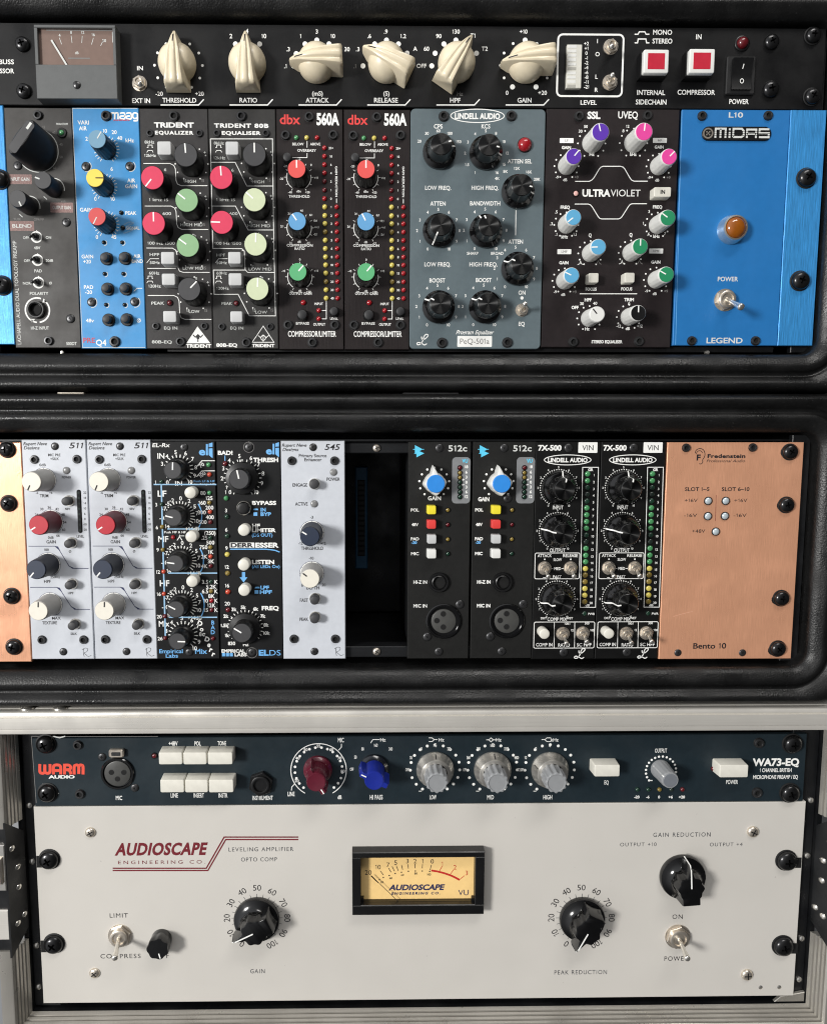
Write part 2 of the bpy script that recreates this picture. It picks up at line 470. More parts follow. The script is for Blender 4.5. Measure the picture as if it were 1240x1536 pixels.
def DOTS(x, y, r, a0, a1, n, d, m='white'):
    c = R(Q(x, y)); u = U(x, y)[0]
    for i in range(n):
        a = math.radians(a0 + (a1 - a0) * i / (n - 1))
        S.fp.flat(circ(c[0] + r * u * math.sin(a), c[1] + r * u * math.cos(a), d * u, 10), HP, m)
def NUMS(x, y, r, items, h, m='white', b=1, radial=False):
    for a, s in items:
        t = math.radians(a); T(s, x + r * math.sin(t), y - r * math.cos(t), h, None, m, b, rot=-a if radial else 0)

# ---- parts
CACHE = {}
def part(name, key, fn, x, y, h=0.0, at=0.0, rot=0.0, scale=1.0, parent=None, label=None):
    """(x, y): where the photo shows the point of the part's axis that lies h above the panel"""
    if key is None or key not in CACHE:
        mb = fn(); me = mb.mesh(name)
        if key is not None: CACHE[key] = me
    else: me = CACHE[key]
    p = R(Q(x, y, h))
    o = link(name, me, parent or S.root, (p[0] * MM, -at * MM, p[1] * MM), math.radians(rot), scale)
    if label: o['label'] = label
    return o
def sub(name, key, fn, parent, loc=(0, 0, 0), rot=0):
    if key is None or key not in CACHE:
        me = fn().mesh(name)
        if key is not None: CACHE[key] = me
    else: me = CACHE[key]
    return link(name, me, parent, loc, rot)
def screw(x, y, r, kind='pan', m=None, at=0.0, name='screw', h=1.5):
    rr = r * U(x, y)[0]; p = R(Q(x, y, h))
    me = HEAD[kind] if kind in HEAD else None
    if kind == 'sock':
        def f():
            b = MB(); b.lathe([(1.12, 0), (1.12, .05), (1.0, .05), (1.0, .42), (.9, .56), (.62, .58), (.55, .5), (.5, .12), (.01, .1)], 'screw_dull', n=30)
            b.lathe([(.5, .13), (.01, .14)], 'hole', n=12, caps=(False, False)); return b
        if 'sock' not in CACHE: CACHE['sock'] = f().mesh('screw')
        me = CACHE['sock']
    if kind == 'silver':
        if 'silver' not in CACHE:
            b = MB(); b.lathe([(1, 0), (1, .15), (.92, .34), (.7, .5), (.4, .58), (.01, .6)], 'nickel', n=30)
            b.line([(-.6, .12), (.6, -.12)], .2, .6, 'hole'); b.line([(-.12, -.6), (.12, .6)], .2, .6, 'hole')
            CACHE['silver'] = b.mesh('screw')
        me = CACHE['silver']
    o = link(name, me, S.root, (p[0] * MM, -at * MM, p[1] * MM), random.uniform(0, 6.28), rr)
    return o
def rack_screw(x, y, r, at=0.0, h=3):
    o = screw(x, y, r, 'pan', at=at + .6, name='rack_screw', h=h)
    b = 'washer'
    if b not in CACHE:
        q = MB(); q.lathe([(1.14, -.09), (1.14, -.02), (1.1, 0.0), (.9, .01)], 'black_matte', n=32); CACHE[b] = q.mesh('washer')
    link('washer', CACHE[b], o)
    return o
def led(x, y, r, m, bezel=None, hh=1.0, name='led'):
    u = U(x, y)[0]; rr = round(r * u, 2)
    def f():
        b = MB(); b.lathe([(rr, 0), (rr, hh * .3 * rr), (rr * .9, hh * .6 * rr), (rr * .6, hh * .87 * rr), (rr * .25, hh * .98 * rr), (.01, hh * rr)], m, n=20); return b
    o = part(name, ('led', rr, m, hh), f, x, y, 0)
    if bezel:
        br = round(bezel * u, 2)
        def g():
            b = MB(); b.lathe([(br, 0), (br, .5), (br * .9, .8), (rr * 1.02, .8), (rr * 1.02, 0.02)], 'black', n=26, caps=(False, False)); return b
        sub('bezel', ('bez', br, rr), g, o)
    return o
def button(x0, y0, x1, y1, h, m, bev=.6, inlay=None, name='button', base=None, top=.9):
    """square push button; the corners are those of its front face in the photo, h above the panel"""
    a = Q(x0, y0, h); b = Q(x1, y1, h); w = abs(b[0] - a[0]) / 2; g = abs(b[1] - a[1]) / 2
    def f():
        q = MB(); rad = min(.8, w * .3)
        def rr_(k, d): return rrect(-w * k + d, w * k - d, -g * k + d, g * k - d, max(.12, rad - d * .4), 3)
        d = min(bev, w * .3) * .55; lo = .02
        if base:
            q.box(-w * 1.06, w * 1.06, .02, h - 2.9, -g * 1.06, g * 1.06, base, .2); lo = h - 3.0
        q.rings([[(p[0], hh, p[1]) for p in rr_(k, e)] for hh, k, e in ((lo, 1.0 if base else 1.05, 0), (h - d, 1, 0), (h - d * .45, 1, d * .18), (h - d * .1, 1, d * .55), (h, 1, d))], m)
        return q
    o = part(name, None, f, (x0 + x1) / 2, (y0 + y1) / 2, h)
    if inlay:
        def f2():
            q = MB(); q.box(-w * inlay[1], w * inlay[1], h - .3, h + .12, -g * inlay[1], g * inlay[1], inlay[0], .1); return q
        sub('inlay', None, f2, o)
    return o
def rbutton(x, y, r, h, m, collar=None, dome=.25, cm='black', name='button'):
    u = U(x, y)[0]; rr = round(r * u, 2)
    def f():
        b = MB(); b.lathe([(rr, 0), (rr, h - .5), (rr * .93, h - .15), (rr * .8, h), (rr * .4, h + dome * .8), (.01, h + dome)], m, n=28); return b
    o = part(name, ('rb', rr, h, m, dome), f, x, y, h)
    if collar:
        cr = round(collar * u, 2)
        def g():
            b = MB(); b.lathe([(cr, 0), (cr, 1.0), (cr * .93, 1.3), (rr * 1.06, 1.3), (rr * 1.06, .05)], cm, n=30, caps=(False, False)); return b
        sub('collar', ('rc', cr, rr, cm), g, o)
    return o
def hexpts(r, a=0): return [(r * math.sin(math.radians(60 * i + a)), r * math.cos(math.radians(60 * i + a))) for i in range(6)]
def toggle(x, y, r, tip, hl=13.0, m='nickel', tipr=1.35, bush=.62, washer=True, lever='chrome', a=12, neck=.8, nm='toggle_switch', ringm=None):
    """bat toggle: (x, y) its hole on the panel, tip: where the photo shows the tip of the lever, hl above the panel"""
    u = U(x, y)[0]; rr = r * u
    c = Q(x, y); t = Q(tip[0], tip[1], hl); dx, dz = t[0] - c[0], t[1] - c[1]
    def f():
        b = MB()
        if washer: b.lathe([(rr * 1.06, 0), (rr * 1.06, .45), (rr * .8, .55)], ringm or m, n=32)
        b.prism(hexpts(rr, a), .5, 2.1, m, .25)
        br = rr * bush
        b.lathe([(br, 2.0), (br, 3.6), (br * .92, 3.9), (br * .7, 3.9), (br * .62, 3.0), (.01, 3.0)], m, n=26)
        return b
    o = part(nm, None, f, x, y)
    def g():
        b = MB(); v = Vector((dx, hl - 2.5, dz)); n = v.normalized(); path = []; rad = []
        q0 = Vector((0, 2.5, 0)); ln = v.length
        for k, rd in ((0, neck), (.25, neck * .95), (.55, neck * 1.05), (.85, tipr * .92), (.93, tipr), (.97, tipr * .86), (.995, tipr * .5), (1.0, .05)):
            path.append(tuple(q0 + n * ln * k)); rad.append(rd)
        b.tube(path, rad, lever, 18); return b
    sub('lever', None, g, o)
    return o
def strip(prof, r0, r1, w, m, off=.09):
    """a painted line lying along a turned knob's profile, from radius r0 inward to r1, pointing up"""
    b = MB(); pts = []
    pr = [(q[0], q[1]) for q in prof]
    for i in range(len(pr) - 1):
        (ra, ha), (rb, hb) = pr[i], pr[i + 1]
        for k in range(5):
            t = k / 4; r = ra + (rb - ra) * t; h = ha + (hb - ha) * t
            if r1 - 1e-6 <= r <= r0 + 1e-6:
                n = Vector((hb - ha, -(rb - ra)))
                n = n.normalized() if n.length > 0 else Vector((0, 1))
                if n.y < 0 and n.x < 0: n = -n
                pts.append((r + abs(n.x) * off, h + abs(n.y) * off))
    vs = [(-w / 2, h, r) for r, h in pts] + [(w / 2, h, r) for r, h in pts]; n = len(pts)
    b.add(vs, [[i, i + 1, n + i + 1, n + i] for i in range(n - 1)], m)
    return b
def knob(x, y, h, prof, m, ang=0, cap=None, ptr=None, fl=0, key=None, n=None, name='knob', ring=None, at=None):
    """turned knob whose top centre the photo shows at (x, y), h above the panel. cap=(material, radius[, raise]); ptr=(material, width, r_out, r_in)"""
    def f():
        b = MB(); b.lathe(prof, m, n=n or (max(40, fl * 4) if fl else 44), fl=fl); return b
    o = part(name, ('knob', key or str(prof), m, fl), f, x, y, h if at is None else at, rot=ang)
    top = prof[-1][1]
    if cap:
        up = cap[2] if len(cap) > 2 else .12
        def g():
            b = MB(); b.lathe([(cap[1], top - .4), (cap[1], top + up - .12), (cap[1] - .15, top + up), (.01, top + up)], cap[0], n=40); return b
        sub('cap', ('cap', cap, top), g, o)
    if ring:
        def g2():
            b = MB(); b.lathe([(ring[1], top - .5), (ring[1], top + .05), (ring[1] - .35, top + .2), (ring[1] - .6, top + .1)], ring[0], n=40, caps=(False, False)); return b
        sub('rim', ('rim', ring, top), g2, o)
    if ptr:
        if cap and ptr[3] < cap[1]:
            def k():
                b = MB(); t = top + (cap[2] if len(cap) > 2 else .12)
                b.box(-ptr[1] / 2, ptr[1] / 2, t - .1, t + .09, ptr[3], min(ptr[2], cap[1] - .12), ptr[0])
                if ptr[2] > cap[1]:
                    s2 = strip(prof, prof[0][0] * 1.05, cap[1] + .02, ptr[1], ptr[0]); s2.v = [v for v in s2.v]
                    hi = [v for v in s2.v if v[1] > top - 3.2]
                    if len(hi) == len(s2.v): b.add(s2.v, s2.f, ptr[0])
                return b
        else:
            def k(): return strip(prof, ptr[2], ptr[3], ptr[1], ptr[0])
        sub('pointer', ('ptr', ptr, key or str(prof), str(cap)), k, o)
    return o
def mmr(r, x, y): return r * U(x, y)[0]
def socket_xlr(x, y, r, face, holes, tab=None):
    u = U(x, y)[0]; R0 = r * u; rf = face * u
    def f():
        b = MB(); b.lathe([(R0, 0), (R0, 1.0), (R0 * .95, 1.5), (R0 * .86, 1.5), (R0 * .84, .2), (rf * 1.02, .1)], 'black_gloss', n=48, caps=(False, False))
        b.lathe([(rf * 1.02, .1), (rf * .99, .9), (rf * .93, 1.1), (.01, 1.1)], 'xlr_face', n=44, caps=(False, False))
        return b
    o = part('socket', None, f, x, y)
    for hx, hy in holes:
        p = Q(hx, hy, 1.1); c = Q(x, y)
        def g():
            b = MB(); b.lathe([(1.5, 1.12), (1.4, 1.2), (.01, 1.2)], 'hole', n=18); b.lathe([(1.75, 1.05), (1.7, 1.22), (1.5, 1.24), (1.45, 1.15)], 'screw_dull', n=18, caps=(False, False)); return b
        sub('pin_hole', 'pinhole', g, o, ((p[0] - c[0]) * MM, 0, (p[1] - c[1]) * MM))
    return o
def jack(x, y, r, hole, hexm=None, m='black'):
    u = U(x, y)[0]; a = r * u; b_ = hole * u
    def f():
        b = MB()
        if hexm: b.prism(hexpts(a, 10), 0, 3.2, hexm, .4); b.lathe([(a * .76, 3.1), (a * .74, 4.4), (b_ * 1.25, 4.7), (b_ * 1.02, 4.5), (b_, 3.3)], m, n=36, caps=(False, False))
        else: b.lathe([(a, 0), (a, 1.6), (a * .93, 2.2), (a * .8, 2.2), (a * .74, 1.6), (b_ * 1.2, 1.7), (b_ * 1.02, 2.1), (b_, 1.5)], m, n=40, caps=(False, False))
        t = 3.3 if hexm else 1.5
        b.lathe([(b_, t), (b_ * .98, .1), (.01, .08)], 'hole', n=30, caps=(False, False)); return b
    return part('jack_socket', None, f, x, y)

def BASE(x, y, h):
    """where on the panel the axis of a knob seen at (x, y), h above it, stands"""
    t = Q(x, y, h); gx, gy = x, y
    for _ in range(4):
        e = Q(gx, gy); u = U(gx, gy); gx += (t[0] - e[0]) / u[0]; gy -= (t[1] - e[1]) / u[1]
    return gx, gy
CASE_TOP, CASE_MID = 0.0, -6.0
YM, YB = -6.0, -3.0

# ================================================================ road cases
def sweep_frame(mb, x0, x1, z0, z1, rc, prof, m, n=10):
    rs = []
    for o, h in prof:
        r = rc + o if o < 15 else max(9, rc + 15 - (o - 15) * 1.7)
        e = o + rc - r
        ring = []
        for cx, cz, a in ((x1 - rc + e, z1 - rc + e, 0), (x0 + rc - e, z1 - rc + e, 90), (x0 + rc - e, z0 + rc - e, 180), (x1 - rc + e, z0 + rc - e, 270)):
            for i in range(n + 1):
                t = math.radians(a + 90 * i / n); ring.append((cx + r * math.cos(t), h, cz + r * math.sin(t)))
        rs.append(ring)
    mb.rings(rs, m, False, False)
def soft(prof, k=4):
    return smoothpath(prof, k)
LIP = [(0, -140), (0, -30), (0, -6), (.6, 1.5), (2.5, 4.5), (5.2, 6.3), (8, 7.4), (10.3, 6.8), (12, 5.2), (13.6, 5.0), (15.2, 6.6), (17.4, 8.6), (19.6, 8.8), (21.4, 7.0), (22.6, 3), (23.2, -4), (23.4, -40), (23.4, -140)]
def road_case(label, Y, x0, x1, z0, z1):
    t = thing('rack_case', label, 'rack case', (x0 + x1) / 2, Y, z0 - 23.4, 'moulded black rack cases')
    cx, cz = (x0 + x1) / 2, z0 - 23.4
    b = MB(); sweep_frame(b, x0 - cx, x1 - cx, z0 - cz, z1 - cz, 9, [LIP[0], LIP[1], LIP[2]] + soft(LIP[2:-2], 4) + LIP[-2:], 'case_black', 12)
    link('shell', b.mesh('shell', ang=60), t)
    b = MB(); b.box(x0 - cx - 10, x1 - cx + 10, -142, -139, z0 - cz - 10, z1 - cz + 10, 'flight_black'); link('back_panel', b.mesh('back_panel'), t)
    for sx in (x0 - cx + 6, x1 - cx - 6):
        b = MB(); b.box(sx - 5.5, sx + 5.5, -8, -4.2, z0 - cz + 1, z1 - cz - 1, 'flight_black', .4); link('rack_rail', b.mesh('rack_rail'), t)
    return t
tx0, tx1 = P(-44, 340, 0)[0], P(1231, 340, 0)[0]
tz1, tz0 = P(620, 33, 0)[1], P(620, 536, 0)[1]
seam = P(620, 589.5, -4)[1]
road_cases = [road_case('ribbed black moulded rack case holding the meter unit and the blue panelled row', CASE_TOP, tx0, tx1, seam + 23.5, tz1)]
mx0, mx1 = P(-70, 820, YM)[0], P(1213, 820, YM)[0]
mz0 = P(620, 999, YM)[1]
road_cases.append(road_case('ribbed black moulded rack case holding the copper panelled row', CASE_MID, mx0, mx1, mz0, seam - 23.5))

def seam_tab(case, px0, px1, m):
    b = MB(); x0, x1 = P(px0, 590, -4)[0], P(px1, 590, -4)[0]; z = P(620, 590.6, -4)[1]
    b.box(x0 - case.location.x / MM, x1 - case.location.x / MM, -6, 3.2, z - case.location.z / MM - .28, z - case.location.z / MM + .28, m, .15)
    link('latch_tab', b.mesh('latch_tab'), case)
low = road_cases[1]
seam_tab(low, 92, 131, 'nickel'); seam_tab(low, 604, 686, 'screw_dull')

# ---- aluminium flight case
def flight_case():
    yf = YB - 12.0                                                 # plane of its front edges
    xl = P(30.5, 1160, YB)[0]; xr = P(1221, 1300, YB)[0]
    zt1 = P(620, 1066, yf)[1]; zt0 = P(620, 1099, yf)[1]
    zb = P(620, 1511, YB)[1]
    cx = (xl + xr) / 2; cz = zb - 14
    t = thing('flight_case', 'aluminium edged flight case round the pale faced units at the bottom', 'flight case', cx, yf, cz)
    # cross-section (inward coordinate a, depth h from front plane going back = negative)
    def section(wide, depth):
        sp = lambda d: 5.0 * (1 - d / depth)
        pts = [(wide, 0), (6.2, 0), (5.3, -.3)]
        for d in (1.6, 4.0, 6.4, 8.8):
            pts += [(sp(d), -d), (sp(d) + 1.0, -d - .25), (sp(d + .8) + 1.0, -d - .85), (sp(d + 1.1), -d - 1.1)]
        pts += [(0, -depth), (1.2, -depth), (1.2, -depth - .1), (wide, -depth - .1)]
        return pts
    def bar(name, axis, a0, a1, pos, sgn, wide=13, m='alu', depth=12, ridge=True, mitre=(0, 0)):
        """runs along axis from a0 to a1; pos: inner face; sgn: which way is outward"""
        b = MB(); sec = section(wide, depth); rs = []
        for e, a in ((0, a0), (1, a1)):
            k = mitre[e]
            if axis == 'x': rs.append([(a + k * q[0], q[1], pos + sgn * q[0]) for q in sec])
            else: rs.append([(pos + sgn * q[0], q[1], a + k * q[0]) for q in sec])
        b.rings(rs, m)
        return link(name, b.mesh(name, ang=25), t)
    bar('edge_extrusion', 'x', xl - cx, xr - cx, zb - cz, -1, 14, 'alu_shaded', mitre=(-1, 1))
    # top: a deeper bar with a rolled ridge along its face
    b = MB(); a, c = zt0 - cz, zt1 - cz; h_ = c - a
    sec = [(0, -.8), (.3, -.2), (1.0, 0), (3.2, 0), (3.5, .35), (4.1, .5), (h_ - 3.4, .5), (h_ - 3.2, -.7), (h_ - 2.4, -.7), (h_ - 2.2, .1), (h_ - 1.2, 0), (h_ - .4, -.4), (h_, -1.2), (h_, -6), (h_ + .5, -6.5), (h_ + .5, -9), (h_, -9.5), (h_, -40), (0, -40)]
    b.rings([[(x, q[1], a + q[0]) for q in sec] for x in (xl - cx - 13, xr - cx + 13)], 'alu')
    link('edge_extrusion', b.mesh('edge_extrusion', ang=25), t)
    def zpx(py, y=YB - 6): return P(620, py, y)[1] - cz
    for side, sgn in ((xl, -1), (xr, 1)):
        x = side - cx
        bar('edge_extrusion', 'z', zpx(1232), zt0 - cz - .2, x, sgn, 13, 'alu_shaded')
        bar('edge_extrusion', 'z', zb - cz, zpx(1412), x, sgn, 13, 'alu_shaded', mitre=(-1, 0))
        # recessed latch dish between the two lengths, its corners cut on the slant
        q = MB(); z0, z1 = zpx(1410), zpx(1234)
        pts = [(.3, z0 - 5), (-12.4, z0 + 7), (-12.4, z1 - 7), (.3, z1 + 5)]
        rs = [[(x + sgn * (w_ + 5 * (1 + h / 12.4)), h, z) for h, z in pts] for w_ in (-.3, .8)]
        q.rings(rs, 'flight_black')
        pl = link('latch_dish', q.mesh('latch_dish', ang=20), t)
        for h, pz in ((-3.5, 1265), (-7, 1297), (-7, 1327), (-5, 1378), (-10, 1372)):
            r_ = MB()
            rs = [[(sgn * 0 - sgn * (0.6 + d_), -h * 0 + h + rr * math.cos(2 * PI * i / 14), zpx(pz) + rr * math.sin(2 * PI * i / 14)) for i in range(14)] for rr, d_ in ((1.9, 0), (1.8, .5), (1.2, .95), (.05, 1.1))]
            r_.rings([[(x + p0 + sgn * (5 * (1 + p1 / 12.4) + .3), p1, p2) for p0, p1, p2 in rg] for rg in rs], 'chrome')
            link('rivet', r_.mesh('rivet'), pl)
        k = MB(); xa, xb = sorted((x + sgn * 6.4, x + sgn * 22)); k.box(xa, xb, -11.5, -1.2, z0 - 4, z1 + 4, 'flight_black', .3); link('latch_dish', k.mesh('latch_dish'), t)
        # latch plates on the front
        k = MB()
        xa, xb = sorted((x + sgn * 5.6, x + sgn * 15))
        k.box(xa, xb, -1.5, 1.2, zpx(1330, yf), zpx(1262, yf), 'chrome', .5)
        k.box(xa, xb, -1.5, .4, zpx(1404, yf), zpx(1360, yf), 'alu', .5)
        lt = link('latch', k.mesh('latch'), t)
        k = MB(); k.box(xa + 1.5, xb - 1.5, 1.3, 3.4, zpx(1318, yf), zpx(1280, yf), 'nickel', .8); link('latch_lever', k.mesh('latch_lever'), lt)
        # rails behind the panel edges
        k = MB(); xa, xb = sorted((x - sgn * .2, x - sgn * 17)); k.box(xa, xb, -19, -15.3, zb - cz + 1, zt0 - cz + 6, 'flight_black', .4)
        rl = link('rack_rail', k.mesh('rack_rail'), t)
        for pz in (1208, 1292, 1418, 1480):
            r_ = MB(); r_.lathe([(1.9, -15.4), (1.8, -14.6), (1.1, -14.1), (.05, -14)], 'chrome', x - sgn * 3.2, zpx(pz, YB), 16)
            link('rivet', r_.mesh('rivet'), rl)
        k = MB(); xa, xb = sorted((x, x + sgn * 3)); k.box(xa, xb, -150, -12.6, zb - cz - 2, zt1 - cz, 'flight_black'); link('side_panel', k.mesh('side_panel'), t)
    k = MB(); k.box(xl - cx - 4, xr - cx + 4, -153, -150.5, zb - cz - 4, zt1 - cz, 'flight_black'); link('back_panel', k.mesh('back_panel'), t)
    k = MB(); k.box(xl - cx, xr - cx, -150, -12.6, zb - cz - 3, zb - cz - .3, 'flight_black'); link('floor_panel', k.mesh('floor_panel'), t)
    k = MB(); k.box(xl - cx - 13, xr - cx + 13, -150, -40.5, zt1 - cz - 4, zt1 - cz - .4, 'flight_black'); link('lid_panel', k.mesh('lid_panel'), t)
    # corner bracket, lower right, and the rubber feet of the case above
    q = MB(); q.prism([(xr - cx - 20, zb - cz + .3), (xr - cx - .3, zb - cz + .3), (xr - cx - .3, zb - cz + 7), (xr - cx - 16, zb - cz + 4)], -15, -13, 'alu_shaded', .3); br = link('corner_bracket', q.mesh('corner_bracket'), t)
    for px in (1140, 1168):
        r_ = MB(); r_.lathe([(1.9, -13), (1.8, -12.3), (1.1, -11.8), (.05, -11.7)], 'chrome', P(px, 1480, YB)[0] - cx, zpx(1482, YB) - 2, 16); link('rivet', r_.mesh('rivet'), br)
    for px in (34, 84):
        r_ = MB(); X = P(px, 1060, yf)[0] - cx
        rs = [[(X + rr * math.cos(2 * PI * i / 20), -7 + rr * math.sin(2 * PI * i / 20), zt1 - cz + z) for i in range(20)] for rr, z in ((4.4, .1), (4.2, 1.0), (3.0, 1.9), (.05, 2.2))]
        r_.rings(rs, 'chrome'); link('rivet', r_.mesh('rivet'), t)
flight_case()

# ================================================================ top row: bus compressor, one unit high
def chicken():
    b = MB()
    b.lathe([(9.6, .1), (10.3, .8), (10.5, 3.2), (10.2, 5.6), (9.2, 8.2), (7.2, 10.6), (4.2, 12.2), (.01, 12.6)], 'cream', n=44)
    rs = []
    for s_, wb, wt, hb, ht in ((15.0, .4, .25, 2.2, 7.4), (14.4, .9, .5, 1.2, 8.6), (11, 2.9, 1.3, .3, 11.2), (7, 4.6, 2.3, .2, 13.0), (2, 5.7, 3.2, .2, 14.3), (-4, 6.2, 3.8, .2, 14.8), (-9, 6.5, 4.3, .2, 14.8), (-12.8, 6.8, 4.7, .2, 14.4), (-14.1, 6.9, 4.8, .3, 13.8), (-14.7, 6.8, 4.5, .8, 12.8)):
        g = min(1.0, wt * .32)
        q = [(-wb, hb), (-wb * .97, hb + 1.4), (-wt * 1.15, ht - g * 2), (-wt, ht - g * .9), (-wt * .8, ht - g * .6), (-wt * .5, ht - g), (-wt * .32, ht - g * .3), (-wt * .2, ht)]
        rs.append([(x, min(hh, ht), s_) for x, hh in q] + [(-x, min(hh, ht), s_) for x, hh in q[::-1]])
    b.rings(rs, 'cream')
    return b
def chicken_line():
    b = MB(); b.add([(-.3, 7.55, 15.1), (.3, 7.55, 15.1), (.3, 11.3, 11.0), (.3, 13.1, 7), (-.3, 13.1, 7), (-.3, 11.3, 11.0)], [[0, 1, 2, 5], [5, 2, 3, 4]], 'black_ink'); return b
def bus():
    V(0, 0, 2.952)
    module('p_bus', 'bus_compressor', 'black one unit compressor with six cream pointer knobs and a grey needle meter', 'compressor', (-33, -32), (1236, 1235), 38, 161, 0, thick=3)
    def ck(x, y, a):
        o = part('knob', 'chicken', chicken, x, y, 0, rot=a)
        sub('pointer', 'chickenline', chicken_line, o)
    def under(x, t, w):
        T(t, x - 2, 444, 20, w)
        L([(x - 85, 465), (x + 83, 465), (x + 106, 440)], 5)
    ck(791, 292, 0); ck(1099, 292, 0)
    DOTS(791, 292, 106, -148, 148, 11, 6)
    for d in ((1043, 195), (1096, 178), (1150, 195)): DOT(*d, 11)
    T('-20', 706, 415, 18); T('+20', 884, 415, 18); under(797, 'THRESHOLD', 150)
    T('2', 1023, 160, 19); T('4', 1094, 138, 19); T('10', 1169, 160, 19); under(1102, 'RATIO', 78)
    T('BUSS', 30, 274, 20, 66); T('COMPRESSOR', -20, 314, 20, 168)
    T('IN', 621, 302, 18, 26); T('EXT IN', 626, 446, 20, 80)
    toggle(620, 371, 31, (624, 372), 10, a=0, tipr=1.4, washer=True)
    for p in ((97, 192), (103, 400)): screw(*p, 33, 'pan', 'b')
    # needle meter in its own grey housing
    h = 8.0; a = Q(150, 108, h); b_ = Q(522, 438, h); c = ((a[0] + b_[0]) / 2, (a[1] + b_[1]) / 2); w = (b_[0] - a[0]) / 2; g = (a[1] - b_[1]) / 2
    mb = MB(); mb.box(-w, w, .02, h - 2.2, -g, g, 'meter_grey')
    zs = g - (285 - 108) / 330 * 2 * g                              # sill of the window
    fr = 2.6
    mb.box(-w, w, h - 2.2, h, -g, zs, 'meter_grey', .3)
    mb.box(-w, w, h - 2.2, h, g - 1.6, g, 'meter_grey', .3)
    mb.box(-w, -w + 1.8, h - 2.2, h - .02, zs, g - 1.6, 'meter_grey', .2); mb.box(w - 1.6, w, h - 2.2, h - .02, zs, g - 1.6, 'meter_grey', .2)
    o = link('meter', mb.mesh('meter'), S.root, ((c[0] - S.org[0]) * MM, 0, (c[1] - S.org[1]) * MM))
    k = MB(); X0, X1, Z0, Z1 = -w + 1.8, w - 1.6, zs, g - 1.6
    k.box(X0, X1, h - 2.15, h - 2.0, Z0, Z1, 'meter_brown')
    W_, H_ = X1 - X0, Z1 - Z0
    def mp(u, v): return (X0 + u * W_, Z0 + v * H_)
    f = h - 1.95
    for u in (.30, .44, .57, .70, .82):
        t = (u - .5) * 1.0; k.line([mp(u, .66 - abs(u - .5) * .3), mp(u + t * .14, .86 - abs(u - .5) * .4)], .28, f, 'pale')
    k.line([mp(.38, .22), mp(.67, .22)], .7, f, 'greyprint'); k.line([mp(.1, .98), mp(.98, .98)], .5, f, 'greyprint'); k.line([mp(.985, .66), mp(.985, .95)], .45, f, 'pale')
    for s_, u, v in (('4', .28, .9), ('8', .435, .98), ('12', .58, .98), ('16', .72, .92), ('20', .86, .76)):
        vs, fs = text_geo(s_, 1); kk = 1.5 / CAPH[0]; q = mp(u, v - .05); k.add([(q[0] + (x - .3) * kk, f, q[1] + z * kk - .8) for x, z in vs], fs, 'pale')
    vs, fs = text_geo('dB', 1); kk = 1.3 / CAPH[0]; q = mp(.5, .36); k.add([(q[0] + (x - .6) * kk, f, q[1] + z * kk - .5) for x, z in vs], fs, 'pale')
    sub('dial', None, lambda: k, o)
    k2 = MB(); p0, p1 = mp(.365, .0), mp(.17, .70); k2.line([p0, p1], .95, h - 1.3, 'pale'); sub('needle', None, lambda: k2, o)
    k3 = MB(); sx, sz = 0, -g + (438 - 377) / 330 * 2 * g
    k3.lathe([(2.1, h), (2.0, h + .5), (1.4, h + .9), (.01, h + 1)], 'screw_dull', sx, sz, 26); k3.box(sx - .25, sx + .25, h + .6, h + 1.03, sz - 1.7, sz + 1.7, 'hole')
    sub('adjuster', None, lambda: k3, o)
    V(400, 0, 2.952)
    ck(222, 290, -92); ck(530, 290, -64); ck(837, 290, 33); ck(1144, 290, -95)
    for d in ((170, 195), (222, 178), (276, 195), (131, 238), (119, 292), (315, 238), (426, 292), (440, 238), (478, 195), (530, 178), (583, 195), (621, 236), (730, 292), (745, 236), (784, 195), (837, 178), (890, 195), (928, 236)): DOT(*d, 11)
    for d in ((1090, 193), (1195, 193), (1050, 235), (1034, 290), (1050, 345), (1240, 235), (1240, 345)): DOT(*d, 6)
    for d in ((1143, 178), (1087, 385), (1191, 385)): DOT(*d, 11)
    for s_, x, y in (('.1', 83, 293), ('.3', 95, 218), ('1', 150, 160), ('3', 222, 140), ('10', 293, 160), ('30', 356, 218), ('.3', 403, 218), ('.6', 454, 160), ('.9', 527, 140), ('1.2', 604, 160), ('A', 657, 216), ('OFF', 685, 292), ('60', 707, 216), ('90', 761, 160), ('130', 838, 140), ('T1', 912, 158), ('T2', 964, 216), ('+10', 1136, 140), ('0', 1063, 411), ('+20', 1220, 411)): T(s_, x, y, 18)
    T('.1', 390, 293, 18, m='greyprint'); T('(mS)', 225, 414, 19); T('(S)', 530, 414, 19); T('Hz', 855, 415, 17, m='greyprint')
    under(226, 'ATTACK', 102); under(530, 'RELEASE', 105); under(836, 'HPF', 46); under(1142, 'GAIN', 62)
    V(820, 0, 2.952)
    BOX(50, 152, 330, 427, 20, 8)
    BOX(80, 180, 156, 404, 2, 0, 'hole', .03)
    def bars():
        b = MB(); p = R(Q(85, 205)); q = R(Q(146, 398)); b.prism(rrect(0, q[0] - p[0], q[1] - p[1], 0, .3), .06, 2.2, 'lens_white', .25)
        n = 10; z = (p[1] - q[1]) / n
        for i in range(n): b.box(.5, (q[0] - p[0]) * .62, 2.2, 2.32, -z * (i + .86), -z * (i + .2), 'ivory_dull' if i in (5, 9) else 'whiteplast', .08)
        return b
    p = R(Q(85, 205)); link('level_display', bars().mesh('level_display'), S.root, (p[0] * MM, 0, p[1] * MM))
    for i, s_ in enumerate(('+2', '+1', '0', '-1', '-2', '-4', '-6', '-8', '-11', '-21')): T(s_, 174, 193 + 21.3 * i, 15)
    for s_, y in (('I', 182), ('O', 240)): T(s_, 223, y, 18)
    T('L', 219, 340, 18); T('R', 218, 398, 18); T('LEVEL', 184, 454, 19, 72)
